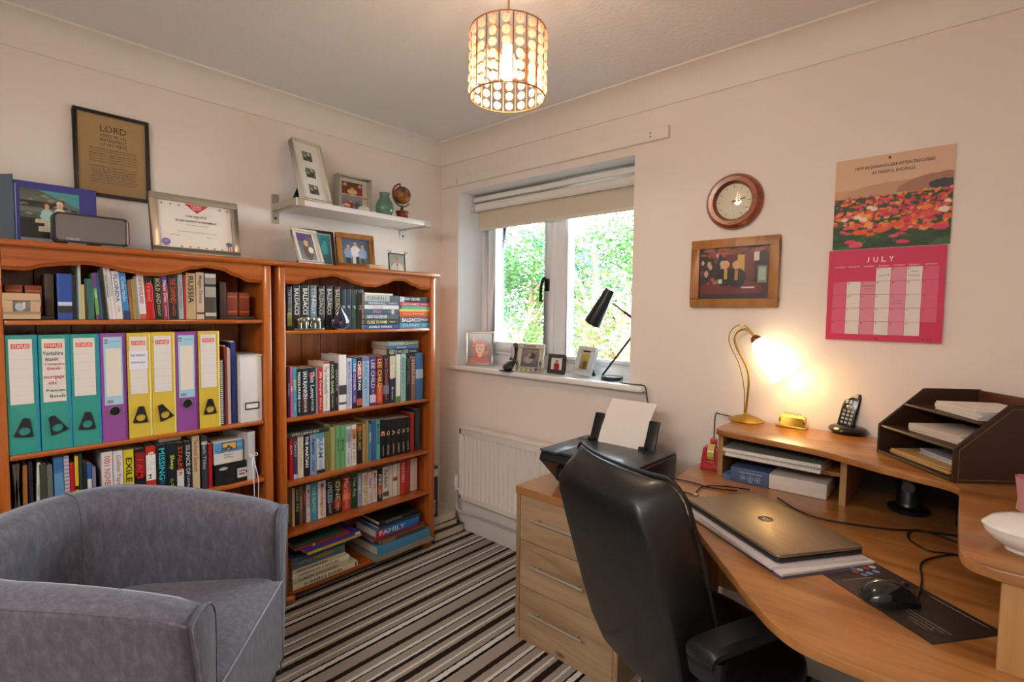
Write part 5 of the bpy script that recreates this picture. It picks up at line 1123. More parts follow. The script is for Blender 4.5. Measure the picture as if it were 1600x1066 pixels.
lettering([('Carol 8 30', x0+3.55*cw, .222, .03, .006, 0), ('Gary', x0+5.5*cw, .232, .02, .006, 0), ('Holiday', x0+5.5*cw, .218, .03, .006, 0), ('Hairdresser', x0+2.5*cw, .188, .034, .005, 0), ('to do', x0+2.5*cw, .178, .02, .005, 0), ('Lunch', x0+4.5*cw, .136, .02, .005, 0), ('Dave Mob', x0+4.5*cw, .127, .03, .005, 0)], '#5a5560', ML, cal, 'handwritten_note')
MB().cyl((.0, -.0075, .612), (.0, -.011, .612), .004, seg=10).build('nail', mat('#5a4a3c', .4, .6), cal, 0)
MB().cyl((-.012, -.0122, .008), (-.012, -.0132, .008), .003, seg=10).build('punch_hole', mat('#3a1a24', .7), cal, 0)

# ------------------------------------------------------------------ pendant lamp
k = 1.5; bc = CAM+ray(793, 153)*k; R = .108; Hs = .185; px_, py_ = bc.x, bc.y; zb_ = bc.z; zt_ = zb_+Hs
pd = thing('pendant_lamp', 'copper wire drum pendant lamp hung with peach glass discs', 'lamp', (px_, py_, zb_))
CU = mat('#a5764c', .3, .8)
for z in (zb_, zt_): MB().tube([(px_+R*cos(2*pi*i/48), py_+R*sin(2*pi*i/48), z) for i in range(48)], .0022, 6, True).build('ring', CU, pd, smooth=True)
wire = None; disc = None; DM = bpy.data.materials.new('peach_glass'); DM.use_nodes = True; nt = DM.node_tree; b = nt.nodes['Principled BSDF']
b.inputs['Base Color'].default_value = (*lin('#f4c4ac'), 1); b.inputs['Roughness'].default_value = .12; b.inputs['Coat Weight'].default_value = .5
tr = nt.nodes.new('ShaderNodeBsdfTranslucent'); tr.inputs[0].default_value = (*lin('#ffdcc8'), 1); tp = nt.nodes.new('ShaderNodeBsdfTransparent'); tp.inputs[0].default_value = (1, .88, .8, 1)
m1 = nt.nodes.new('ShaderNodeMixShader'); m1.inputs[0].default_value = .45; m2 = nt.nodes.new('ShaderNodeMixShader'); m2.inputs[0].default_value = .35
nt.links.new(b.outputs[0], m1.inputs[1]); nt.links.new(tr.outputs[0], m1.inputs[2]); nt.links.new(m1.outputs[0], m2.inputs[1]); nt.links.new(tp.outputs[0], m2.inputs[2]); nt.links.new(m2.outputs[0], nt.nodes['Material Output'].inputs[0])
NW = 18
for i in range(NW):
    a = 2*pi*i/NW
    if wire is None:
        wire = MB().cyl((0, 0, 0), (0, 0, Hs), .0019, seg=6).build('wire', CU, pd, 0, smooth=True)
        o = wire
    else: o = wire.copy(); COL.objects.link(o)
    o.location = (R*cos(a), R*sin(a), 0)
    for j in range(6):
        if disc is None:
            disc = MB().lathe([(0, .0028), (.004, .0045), (.007, .003), (.0105, .0035), (.0125, 0), (.0105, -.0035), (.007, -.003), (.004, -.0045), (0, -.0028)], 14, Matrix.Rotation(rad(90), 4, 'Y')).build('glass_disc', DM, pd, 0, smooth=True); o = disc
        else: o = disc.copy(); COL.objects.link(o)
        b_ = a+pi/NW; o.location = (R*cos(b_), R*sin(b_), .018+j*.0298); o.rotation_euler = (0, 0, b_+random.uniform(-.25, .25))
lp = MB()
for i in range(NW):
    b_ = 2*pi*(i+.5)/NW; lp.tube([(R*cos(b_), R*sin(b_), .001), (R*cos(b_), R*sin(b_), Hs)], .0005, 4)
lp.build('threading_wire', CU, pd, 0, kind='stuff')
sp3 = MB()
for i in range(3): a = 2*pi*i/3+.4; sp3.tube([(.018*cos(a), .018*sin(a), Hs), (R*cos(a), R*sin(a), Hs)], .0018, 6)
sp3.build('spider_frame', CU, pd, 0, kind='stuff')
MB().cyl((0, 0, Hs-.04), (0, 0, Hs+.012), .016, .013, 16).build('bulb_holder', mat('#e6d8c4', .4), pd, 0, smooth=True)
MB().cyl((0, 0, Hs+.01), (0, 0, HC-zb_-.02), .003, seg=8).build('flex', mat('#b08a68', .5), pd, 0, smooth=True)
MB().lathe([(0, -.028), (.03, -.026), (.042, -.012), (.045, 0), (0, 0)], 24, c=(0, 0, HC-zb_)).build('ceiling_rose', TRIM, pd, 0, smooth=True)
MB().lathe([(0, .048), (.012, .05), (.022, .062), (.026, .08), (.022, .105), (.014, .13), (.012, .148), (0, .148)], 20).build('bulb', emit('bulb_glow', '#ffe2b8', 14), pd, 0, smooth=True)
bpy.data.objects['pendant_bulb'].location = (px_, py_, zb_+.03)
# ------------------------------------------------------------------ chest of drawers and printer
CX0, CX1, CY0, CY1, CH = 1.186, 1.668, -.588, -.115, .636
ch = thing('chest_of_drawers', 'pale oak chest of three drawers with steel bar handles', 'chest of drawers', ((CX0+CX1)/2, (CY0+CY1)/2, 0))
box('top', (CX0-.003, CY0-.004, CH-.03), (CX1+.003, CY1, CH), OAK_T, ch, bevel=.0015, seg=1)
for a, b in ((CX0, CX0+.02), (CX1-.02, CX1)): box('side_panel', (a, CY0, 0), (b, CY1, CH-.03), OAK_Z, ch, bevel=.001, seg=1)
box('back_panel', (CX0+.02, CY1-.01, .02), (CX1-.02, CY1, CH-.03), OAK_Z, ch)
box('plinth', (CX0+.02, CY0+.008, 0.0), (CX1-.02, CY0+.02, .036), OAK, ch)
dz = [(.036, .226), (.229, .417), (.42, .603)]
for z0, z1 in dz:
    d = box('drawer', (CX0+.022, CY0+.001, z0), (CX1-.022, CY1-.05, z1), OAK, ch, bevel=.001, seg=1)
    xm = (CX0+CX1)/2-.02; zm = (z0+z1)/2+.012
    MB().cyl((xm-.125, CY0-.026, zm), (xm+.125, CY0-.026, zm), .0055, seg=12).cyl((xm-.095, CY0, zm), (xm-.095, CY0-.026, zm), .0045, seg=8).cyl((xm+.095, CY0, zm), (xm+.095, CY0-.026, zm), .0045, seg=8).build('handle', STEEL, d, smooth=True)
# printer
px0, px1, py0, py1, pz = 1.262, 1.690, -.545, -.2, CH+.0005; pt = .155
pr = thing('printer', 'black inkjet printer with raised paper feed on the oak chest', 'printer', ((px0+px1)/2, -.37, pz)); PK = mat('#16181b', .32); PK2 = mat('#343940', .36, coat=.1)
v = [(px0, py0, .115), (px1, py0, .115), (px1-.01, py0+.10, 0), (px0+.03, py0+.10, 0), (px0, py0+.015, pt-.006), (px1, py0+.015, pt-.006), (px1, py1, pt-.006), (px0, py1, pt-.006), (px0+.015, py1, 0), (px1-.01, py1, 0)]
MB().add([(a, b, c+pz) for a, b, c in v], [(0, 1, 2, 3), (0, 4, 5, 1), (4, 7, 6, 5), (3, 2, 9, 8), (7, 8, 9, 6), (0, 3, 8, 7, 4), (1, 5, 6, 9, 2)]).build('body', PK, pr, bevel=.006, seg=3)
box('scanner_lid', (px0+.095, py0+.005, pz+pt-.005), (px1-.004, py1-.085, pz+pt+.006), PK2, pr, bevel=.004)
box('control_panel', (px0+.002, py0+.004, pz+pt-.006), (px0+.092, py1-.085, pz+pt+.002), mat('#464e58', .34, coat=.1), pr, bevel=.003)
box('rear_cover', (px0+.004, py1-.083, pz+pt-.006), (px1-.004, py1-.004, pz+pt+.003), PK2, pr, bevel=.003)
box('output_slot', (px0+.09, py0-.0005, pz+.05), (px1-.06, py0+.06, pz+.1), BLACK, pr)
TF = Matrix.Translation((1.475, py1-.075, pz+pt+.002)) @ Matrix.Rotation(rad(-22), 4, 'X')
for s in (-1, 1):
    MB().box((s*.128-.024, .0, 0), (s*.128+.024, .009, .125), TF).build('paper_guide', PK, pr, bevel=.008, seg=3)
    MB().cyl((1.46+s*.12-.015, py1-.08, pz+pt+.008), (1.46+s*.12+.015, py1-.08, pz+pt+.008), .01, seg=12).build('hinge', PK, pr, smooth=True)
MB().cyl((px1-.08, py1-.12, pz+pt+.006), (px1-.08, py1-.12, pz+pt+.0075), .008, seg=14).build('lid_dimple', BLACK, pr)
n = 8; v = []; f = []
for i in range(n+1):
    u = i/n; p = TF @ Vector((0, -.004-.03*u*u*(u > 0), .262*u)); p = TF @ Vector((0, -.004+.0*u, .205*u)); cv = .035*u*u
    v += [(1.475-.105, p.y+cv, p.z-cv*.5), (1.475+.105, p.y+cv, p.z-cv*.5)]
f = [(2*i, 2*i+1, 2*i+3, 2*i+2) for i in range(n)]
pp = MB().add(v, f).add([(a, b+.002, c) for a, b, c in v], f).build('paper_sheet', mat('#e9e4e0', .7), None, smooth=True); tag(pp, 'curved sheet of plain paper loaded in the printer feed', 'paper')

# ------------------------------------------------------------------ corner desk with raised shelf
DZ = .755
HZ = .93
def toward(pts, k): return [(CAM.x+(p[0]-CAM.x)*k, CAM.y+(p[1]-CAM.y)*k) for p in pts]
K1, K2 = .959, .943
dk = thing('corner_desk', 'beech effect corner desk with curved front edge and raised rear shelf', 'desk', (2.3, -.5, 0))
front = catmull([(1.742, -.34, 0), (1.79, -.43, 0), (1.88, -.568, 0), (1.965, -.69, 0), (2.044, -.79, 0), (2.154, -.918, 0), (2.225, -1.0, 0), (2.275, -1.05, 0), (2.33, -1.083, 0), (2.40, -1.09, 0)], 5)
poly = [(1.757, -.03)]+toward([(1.724, -.17), (1.735, -.30)]+[(p.x, p.y) for p in front], K1)+[(2.79, -1.132), (2.79, -.03)]
MB().prism(poly, DZ-.022, DZ).build('desktop', DESK, dk, bevel=.0035, seg=2)
curve = catmull([(1.86, -.185, 0), (1.93, -.199, 0), (2.024, -.212, 0), (2.12, -.225, 0), (2.20, -.245, 0), (2.28, -.285, 0), (2.36, -.322, 0), (2.44, -.352, 0), (2.50, -.372, 0), (2.525, -.392, 0), (2.536, -.43, 0), (2.539, -.6, 0), (2.544, -.80, 0), (2.549, -.88, 0), (2.565, -.915, 0), (2.6, -.93, 0)], 5)
poly = [(1.86, -.022)]+toward([(1.818, -.145), (1.828, -.172)]+[(p.x, p.y) for p in curve], K2)+[(2.79, -.999), (2.79, -.022)]
MB().prism(poly, HZ-.02, HZ).build('raised_top', DESK, dk, bevel=.004, seg=2)
box('upright', (1.866, -.252, DZ), (1.884, -.025, HZ-.02), DESK_Z, dk, bevel=.001, seg=1)
box('upright', (2.256, -.294, DZ), (2.274, -.025, HZ-.02), DESK_Z, dk, bevel=.001, seg=1)
box('upright', (2.603, -.985, DZ), (2.785, -.965, HZ-.02), DESK_Z, dk, bevel=.001, seg=1)
box('middle_shelf', (1.884, -.254, .832), (2.256, -.025, .846), DESK, dk, bevel=.001, seg=1)
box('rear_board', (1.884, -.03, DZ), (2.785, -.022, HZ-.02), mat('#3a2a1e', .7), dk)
box('leg_panel', (1.80, -.46, 0), (1.818, -.06, DZ-.022), DESK_Z, dk); box('leg_panel', (2.44, -1.115, 0), (2.78, -1.097, DZ-.022), DESK_Z, dk)
box('modesty_panel', (1.818, -.075, .25), (2.78, -.06, DZ-.022), DESK_Z, dk); box('modesty_panel', (2.755, -1.09, .25), (2.77, -.08, DZ-.022), DESK_Z, dk)
dz = DZ+.0006; hz = HZ+.0006
# paper pads and ream in the pigeonholes
rm = thing('paper_ream', 'blue and white wrapped ream of printer paper under the notebooks', 'paper ream', (2.06, -.13, dz)); 
Mr = Matrix.Translation((1.925, -.285, 0)) @ Matrix.Rotation(rad(2), 4, 'Z')
MB().box((.125, 0, dz), (.295, .17, dz+.05), Mr).build('white_wrapper', mat('#dcd4cc', .5), rm, bevel=.003)
MB().box((0, -.0008, dz), (.125, .171, dz+.051), Mr).build('blue_wrapper', mat('#4b5f86', .35), rm, bevel=.003)
MB().prism([(-.03, .01), (0, .0), (0, .12), (-.02, .1)], dz, dz+.018, Mr).build('torn_flap', mat('#566c98', .4), rm)
F = wm(rm).inverted() @ Mr @ Matrix.Translation((0, -.0016, dz)) @ FACE
lettering([('WHITE PRINTER PAPER', .066, .037, .075, .0045), ('500', .066, .007, .016, .004)], '#c8d0e0', F, rm)
mb = MB()
for i in range(3):
    c = Vector((.042+i*.024, .02, .0003)); mb.tube([F @ (c+Vector((.0085*cos(a), .0085*sin(a), 0))) for a in [2*pi*k/16 for k in range(16)]], .0007, 4, True); mb.box((c.x-.003, c.y-.002, 0), (c.x+.003, c.y+.002, .0004), F)
mb.build('round_symbol', mat('#c8d0e0', .5), rm, 0, kind='stuff')
def wiro(label, x, y, z, w, d, h, rz, cov, under=0):
    t = thing('wiro_notebook', label, 'notebook', (x, y, z), rad(rz))
    box('page_block', (0, .004, .0), (w, d, h), PAPER, t, 0, bevel=.001, seg=1); box('cover', (-.001, .003, h), (w+.001, d+.001, h+.0012), mat(cov, .5), t, 0)
    mb = MB()
    for i in range(int(w/.0085)): xx = .006+i*.0085; mb.tube([(xx+k*.0, .004-.006*sin(a), h/2+(h/2+.002)*cos(a)) for k, a in enumerate([pi*j/5 for j in range(6)])], .0009, 4)
    mb.build('wire_binding', mat('#d8d4d0', .35, .4), t, 0, kind='stuff'); return t
wiro('white wire-bound pad, lower of the two on the middle shelf', 1.912, -.312, .8466, .295, .17, .010, -1, '#d8d2cc')
wiro('grey covered wire-bound pad, upper of the two on the middle shelf', 1.90, -.303, .8595, .305, .17, .012, .5, '#8d9088')
# tape dispenser
td = thing('tape_dispenser', 'red tape dispenser with yellowish tape beside the raised shelf', 'tape dispenser', (1.825, -.20, dz), rad(12)); RD = mat('#b3202a', .3, coat=.3)
prf = [(-.038, 0), (.036, 0), (.03, .085), (.014, .085), (.014, .035), (-.014, .035), (-.014, .085), (-.028, .085)]
MB().prism([(x, y) for x, y in prf], -.0, .055, Matrix(((1, 0, 0, 0), (0, 0, -1, .03), (0, 1, 0, 0), (0, 0, 0, 1)))).build('body', RD, td, 0, bevel=.003)
MB().cyl((-.012, 0, .064), (.012, 0, .064), .032, seg=28).build('tape_roll', mat('#c9b65a', .25, coat=.3), td, 0, smooth=True)
MB().cyl((-.0125, 0, .064), (.0125, 0, .064), .012, seg=16).build('core', mat('#8a6a3a', .6), td, 0, smooth=True)
MB().box((-.012, .03, .07), (.012, .052, .108)).build('cutter_arm', RD, td, 0, bevel=.002)
# laptop on its papers
l = [on_z(a, b, .795) for a, b in ((1076.6, 779), (1173, 766), (1353, 850), (1219, 868.5))]
ang = math.atan2((l[3]-l[0]).y, (l[3]-l[0]).x); ctr = sum(l, Vector())/4
LW, LD = .378, .245
stk_ = [('#5a4a5c', 'dark folder under the paper stack beneath the laptop', .42, .27, .002, 0, 'folder', 'folder'), ('#e4dedc', 'white paper stack beneath the closed laptop', .40, .262, .008, 1.5, 'paper_stack', 'paper'), ('#dcd2d4', 'pinkish paper sheaf directly beneath the closed laptop', .385, .26, .006, -1.5, 'paper_stack', 'paper')]
z = dz
for h, lb, w, d, th, a, nm, ct in stk_:
    M = Matrix.Translation((ctr.x+(.006 if a >= 0 else 0), ctr.y-.012, 0)) @ Matrix.Rotation(ang+rad(a), 4, 'Z')
    k = max(1, int(th/.003)); mb = MB()
    for i in range(k): o = random.uniform(-.003, .003); mb.box((-w/2+o, -d/2-o, z+i*th/k), (w/2+o, d/2-o, z+(i+1)*th/k-.0004), M)
    tag(mb.build(nm, mat(h, .7), None), lb, ct); z += th
LZ = z+.0006
lt = thing('laptop', 'closed dark laptop with a round logo on its lid', 'laptop', (ctr.x, ctr.y, LZ), ang)
LB = mat('#232221', .35)
def rr(w, d, r, n=6):
    o = []
    for cx, cy, s in ((w/2-r, d/2-r, 0), (-w/2+r, d/2-r, 1), (-w/2+r, -d/2+r, 2), (w/2-r, -d/2+r, 3)):
        for k in range(n+1): t_ = (s+k/n)*pi/2; o.append((cx+r*cos(t_), cy+r*sin(t_)))
    return o
MB().prism(rr(LW, LD, .014), .002, .012).build('base', LB, lt, 0, bevel=.002)
LM, nt, b = new_mat('brushed_lid'); mp = mapped(nt, (3, 260, 3)); n_ = nt.nodes.new('ShaderNodeTexNoise'); n_.inputs['Scale'].default_value = 1; nt.links.new(mp.outputs[0], n_.inputs[0])
r_ = ramp(nt, [(.3, '#94866f'), (.7, '#a5967e')]); nt.links.new(n_.outputs[0], r_.inputs[0]); nt.links.new(r_.outputs[0], b.inputs['Base Color']); b.inputs['Metallic'].default_value = .75; b.inputs['Roughness'].default_value = .4
MB().prism(rr(LW, LD, .014), .0125, .0205).build('lid', LM, lt, 0, bevel=.003)
for x in (-.15, .15):
    for y in (-.09, .09): MB().box((x-.02, y-.004, 0), (x+.02, y+.004, .002)).build('rubber_foot', BLACK, lt, 0)
MB().lathe([(0, 0), (.019, 0), (.0195, .0006), (0, .0008)], 32, c=(0, 0, .0205)).build('logo_disc', mat('#1a1a1c', .15), lt, 0)
ML = Matrix.Translation((0, 0, .0216)) @ Matrix.Rotation(0, 4, 'Z') @ Matrix(((1, .25, 0, 0), (0, 1, 0, 0), (0, 0, 1, 0), (0, 0, 0, 1)))
lettering([('hp', -.002, 0, .021, .02, .0)], '#c8c4bc', ML, lt, 'logo_lettering')
# mouse mat (a printed leaflet) and mouse
q = [on_z(a, b, dz) for a, b in ((1273, 894), (1370, 882), (1556, 975), (1440, 1002))]
a2 = math.atan2((q[3]-q[0]).y, (q[3]-q[0]).x); c2 = sum(q, Vector())/4; w2, d2 = .29, .165
mm = thing('mouse_mat', 'dark printed card with coloured dots used as a mouse mat', 'mouse mat', (c2.x, c2.y, dz), a2)
box('card', (-w2/2, -d2/2, 0), (w2/2, d2/2, .0015), mat('#2c2420', .4), mm, 0)
I4 = Matrix.Translation((-w2/2, -d2/2, .0018))
dots = MB(); cols = {}
for i, (x, y, h) in enumerate([(.012, .155, '#c8b8b0'), (.014, .125, '#7a8cb8'), (.014, .107, '#6a80b0'), (.03, .14, '#d8c8c0'), (.032, .12, '#b03030'), (.036, .100, '#9ac0c0'), (.042, .082, '#b03030'), (.05, .13, '#7a90c0'), (.054, .108, '#7088b8'), (.058, .09, '#6a80b0'), (.028, .09, '#6a80b0')]): cols.setdefault(h, []).append((x, y))
for h, L_ in cols.items():
    mb = MB()
    for x, y in L_: mb.add([(x+.0075*cos(2*pi*k/14), y+.0075*sin(2*pi*k/14), 0) for k in range(14)], [tuple(range(14))], I4)
    mb.build('printed_dot', mat(h, .5), mm, 0, kind='stuff')
flat('printed_line', [(.07, .02, .072, .1, '#a8907c'), (.16, .15, .27, .153, '#8a7a6c')], I4, mm)
lettering([('delivering exceptional local service', .23, .06-.0, .09, .006, 0), ('choosing and buying your', .23, .05, .08, .005, 0), ('new home', .235, .04, .05, .005, 0), ('to help you', .235, .03, .05, .005, 0)], '#b8aca0', I4, mm)
ms = thing('mouse', 'black computer mouse with bronze centre strip on the dark card', 'computer mouse', (0, 0, 0)); cm = on_z(1388, 938, dz+.002); ms.location = (cm.x+.0, cm.y+.0, dz+.0022); ms.rotation_euler = (0, 0, rad(-52))
v = []; f = []; n = 20; prof = [(-.052, .012, .004), (-.048, .022, .016), (-.035, .03, .031), (-.012, .033, .041), (.012, .031, .039), (.035, .028, .027), (.05, .022, .013), (.054, .012, .005)]
for y, wd, hh in prof: v += [(wd*cos(pi*k/(n-1)), y, max(0, hh*sin(pi*k/(n-1))**.7)) for k in range(n)]
for i in range(len(prof)-1): f += [(i*n+k, i*n+k+1, (i+1)*n+k+1, (i+1)*n+k) for k in range(n-1)]+[(i*n, (i+1)*n, (i+1)*n+n-1, i*n+n-1)]
f += [tuple(range(n)), tuple((len(prof)-1)*n+k for k in range(n))]
MB().add(v, f).build('shell', mat('#14171c', .2, coat=.4), ms, 0, smooth=True)
v = []; f = []
for i, (y, z) in enumerate(((.0, .0412), (.012, .0402), (.025, .0345), (.035, .0285), (.046, .0195), (.052, .012))): v += [(-.006, y, z), (.006, y, z), (.006, y, z-.004), (-.006, y, z-.004)]
for i in range(5): f += [(i*4+k, i*4+(k+1) % 4, i*4+4+(k+1) % 4, i*4+4+k) for k in range(4)]
f += [(0, 1, 2, 3), (20, 21, 22, 23)]
MB().add(v, f).build('centre_strip', mat('#6a5a48', .3, .5), ms, 0); MB().cyl((-.004, .03, .034), (.004, .03, .034), .006, seg=14).build('scroll_wheel', mat('#2a2826', .4), ms, 0, smooth=True)
def zc(*pts, z=dz+.003): return [on_z(a, b, z) for a, b in pts]
def cable(name, label, pts, r=.0022):
    return tag(MB().tube(catmull(pts, 5), r, 7).build(name, BLACK, None, smooth=True), label, 'cable')
mt = ms.matrix_world if 0 else Matrix.Translation(ms.location) @ Matrix.Rotation(ms.rotation_euler.z, 4, 'Z')
e0 = mt @ Vector((0, .056, .006)); e0.z = dz+.008
cable('mouse_cable', 'black mouse cable looping over the desk toward the shelf post', [e0]+zc((1440, 907), (1438, 885), (1450, 874), (1485, 867), (1515, 868), (1500, 850), (1450, 832), (1424, 829), (1420, 842), (1450, 860), (1490, 866), z=dz+.0035))
cable('laptop_cable', 'black laptop power cable running along the desk behind the laptop', zc((1215, 778), (1245, 797), (1285, 811), (1330, 819), (1390, 827), (1440, 830), (1500, 838)), .0025)
cable('usb_cable', 'black thin cable crossing the left end of the desk', zc((1043, 747), (1075, 752), (1110, 762), (1152, 767)), .002)
cable('usb_cable', 'black cable with silver plug curling beside the laptop corner', zc((1050, 768), (1070, 769), (1084, 773), (1090, 766), (1100, 760), (1130, 760), (1172, 765)), .002)
pl = on_z(1087, 773, dz+.004); tag(box('usb_plug', (pl.x-.006, pl.y-.012, dz), (pl.x+.006, pl.y+.012, dz+.006), CHROME, bevel=.001), 'small silver cable plug lying by the laptop corner', 'plug')
# things in the dark corner under the raised shelf
bx = thing('desk_speaker', 'black cylindrical desk speaker in shadow under the raised shelf', 'speaker', (2.42, -.20, dz))
MB().lathe([(0, 0), (.05, 0), (.052, .012), (.034, .02), (.03, .03), (.03, .115), (.026, .122), (0, .124)], 28).build('body', mat('#0e0f11', .3), bx, 0, smooth=True)
MB().cyl((0, -.0302, .08), (0, -.034, .08), .016, seg=18).build('front_ring', mat('#2a2c30', .25), bx, 0, smooth=True)
tag(box('router_box', (2.53, -.26, dz), (2.72, -.08, dz+.04), mat('#101113', .4), bevel=.006), 'flat black router box in the dark back corner', 'router')

# ------------------------------------------------------------------ things on the raised shelf
dl = thing('desk_lamp', 'brass gooseneck desk lamp with lit frosted glass shade', 'lamp', tuple(on_z(1165, 657, hz))); BRS = mat('#b8923a', .28, .9); O = on_z(1165, 657, hz)
MB().lathe([(0, 0), (.066, 0), (.067, .002), (.055, .009), (.03, .018), (.008, .024), (.006, .03), (0, .03)], 40, c=O).build('base', BRS, dl, smooth=True)
yl = O.y
k1 = [on_y(a, b, yl) for a, b in ((1165, 648), (1168, 620), (1170, 590), (1165, 570), (1152, 545), (1148, 530), (1154, 518), (1166, 515), (1176, 523), (1180, 530))]
MB().tube(catmull(k1, 5), .0042, 10).build('neck', BRS, dl, smooth=True)
k2 = [on_y(a, b, yl+.004) for a, b in ((1163, 648), (1163, 610), (1155, 570), (1141, 540), (1140, 522), (1150, 510), (1162, 508), (1172, 516), (1178, 526))]
MB().tube(catmull(k2, 5), .0022, 8).build('accent_rod', BRS, dl, smooth=True)
A = on_y(1178, 527, yl); B = on_y(1222, 580, yl-.02); ax = B-A; Ls = ax.length; q = ax.to_track_quat('Z', 'Y').to_matrix().to_4x4(); MS = Matrix.Translation(A) @ q
MB().lathe([(0, -.004), (.012, -.002), (.019, .008), (.022, .02), (.021, .024), (0, .024)], 24, MS).build('shade_cap', mat('#8a5a3a', .3, .6), dl, smooth=True)
SH, nt, b = new_mat('frosted_glass_lit'); b.inputs['Base Color'].default_value = (1, .9, .7, 1); b.inputs['Emission Color'].default_value = (1, .78, .45, 1); b.inputs['Emission Strength'].default_value = 2.6
MB().lathe([(.018, .018), (.026, .022), (.036, .045), (.05, .085), (.056, Ls+.016), (.054, Ls+.016), (.047, .085), (.034, .047), (.024, .026), (.018, .02)], 36, MS).build('glass_shade', SH, dl, smooth=True)
MB().ball(A+ax*.55, .02, seg=16, ring=10).build('bulb', emit('lamp_bulb', '#ffd898', 30), dl, smooth=True)
MB().tube(catmull([O+Vector((-.06, .02, .004)), O+Vector((-.085, .03, .003)), O+Vector((-.115, .04, .003)), O+Vector((-.135, .045, -.01)), O+Vector((-.137, .045, -.17))]), .002, 6).build('flex', BLACK, dl, smooth=True)
bpy.data.objects['desk_lamp_bulb'].location = A+ax*1.12
# brass card holder
c = (on_z(1237, 668, hz)); bh = thing('brass_card_holder', 'small engraved brass desk holder between lamp and phone', 'card holder', (c.x, c.y+.0, hz), rad(-3))
box('base', (-.05, -.02, 0), (.05, .022, .006), BRS, bh, 0, bevel=.002)
prf = [(-.012, .006), (.016, .006), (.018, .03), (.008, .046), (-.002, .036), (-.006, .018)]
MB().add([(-.038, y, z) for y, z in prf]+[(.038, y, z) for y, z in prf], [tuple(range(6)), tuple(range(6, 12))[::-1]]+[(i, (i+1) % 6, (i+1) % 6+6, i+6) for i in range(6)]).build('curved_back', BRS, bh, 0, bevel=.0015)
for s in (-1, 1): MB().cyl((s*.038, .008, .028), (s*.043, .008, .028), .014, seg=16).build('end_disc', BRS, bh, 0, smooth=True)
mb = MB()
for x in (-.02, .0, .02): mb.tube([(x-.008, .006, .046), (x-.003, .006, .053), (x+.003, .006, .053), (x+.008, .006, .046)], .0013, 5)
mb.build('scroll_ornament', BRS, bh, 0, kind='stuff')
# cordless phone on its dock
c = on_z(1324, 677, hz); ph = thing('cordless_phone', 'black cordless phone standing in its round charging dock', 'telephone', (c.x, c.y, hz), rad(-8)); PHB = mat('#121214', .18, coat=.4)
MB().lathe([(0, 0), (.045, 0), (.056, .006), (.06, .014), (.055, .022), (.04, .028), (0, .03)], 36, Matrix.Diagonal((1, .85, 1, 1))).build('charging_dock', PHB, ph, 0, smooth=True)
TP = Matrix.Translation((-.008, .004, .018)) @ Matrix.Rotation(rad(-14), 4, 'X') @ Matrix.Rotation(rad(7), 4, 'Y')
hs = MB().box((-.027, -.012, 0), (.027, .012, .155), TP).build('handset', PHB, ph, 0, bevel=.007, seg=3)
MB().box((-.016, -.0135, .108), (.016, -.0122, .126), TP).build('screen', mat('#b8b48a', .25), ph, 0)
mb = MB()
for r in range(4):
    for cc in range(3): mb.box((-.017+cc*.0125, -.0145, .012+r*.0135), (-.008+cc*.0125, -.012, .021+r*.0135), TP)
mb.build('key', mat('#8a8a88', .3, .5), ph, 0, bevel=.001, kind='stuff')
mb = MB()
for cc in range(3): mb.box((-.017+cc*.0125, -.0142, .084), (-.008+cc*.0125, -.012, .098), TP)
mb.ball(TP @ Vector((0, -.012, .072)), .013, .003, .009, 14, 6); mb.build('navigation_key', mat('#a8a8a4', .25, .6), ph, 0, kind='stuff')
# leather letter tray, three tiers
a_ = on_z(1371, 706, hz); b_ = on_z(1491, 755, hz); d = b_-a_; TW = d.length; ta = math.atan2(d.y, d.x)
tr = thing('letter_tray', 'dark brown leather three-tier letter tray in the desk corner', 'letter tray', ((a_.x+b_.x)/2, (a_.y+b_.y)/2, hz), ta); LE = mat('#3a2418', .38, coat=.1); LI = mat('#5c2f16', .5); TDp, TH_ = .285, .195
0 and print('tray', a_, b_, TW, math.degrees(ta), [proj(wm(tr) @ Vector(p)) for p in ((TW/2, TDp, 0), (-TW/2, TDp, 0), (TW/2, TDp, TH_), (-TW/2, TDp, TH_))], wm(tr) @ Vector((TW/2, TDp, 0)))
side = [(0, 0), (TDp, 0), (TDp, TH_), (.125, TH_), (0, .085)]
for x0 in (-TW/2, TW/2-.008):
    v = [(x0, y, z) for y, z in side]+[(x0+.008, y, z) for y, z in side]
    sp_ = MB().add(v, [tuple(range(5)), tuple(range(5, 10))[::-1]]+[(i, (i+1) % 5, (i+1) % 5+5, i+5) for i in range(5)]).build('side_panel', LE, tr, 0, bevel=.002)
    mb = MB(); ins = [(.008, .008), (TDp-.006, .008), (TDp-.006, TH_-.008), (.13, TH_-.008), (.008, .082)]
    mb.tube([(x0+(.0083 if x0 > 0 else -.0003), y, z) for y, z in ins], .0007, 4, True).build('stitching', mat('#8a6a48', .6), sp_, 0)
box('back_panel', (-TW/2+.008, TDp-.008, 0), (TW/2-.008, TDp, TH_), LI, tr, 0, bevel=.002)
for z, y0 in ((.0, .0), (.077, .004), (.142, .07)):
    s_ = box('tray_shelf', (-TW/2+.008, y0, z), (TW/2-.008, TDp-.008, z+.007), LE, tr, 0, bevel=.002)
    MB().cyl((-TW/2+.008, y0, z+.005), (TW/2-.008, y0, z+.005), .0045, seg=8).build('front_lip', LE, s_, 0, smooth=True)
mw = wm(tr)
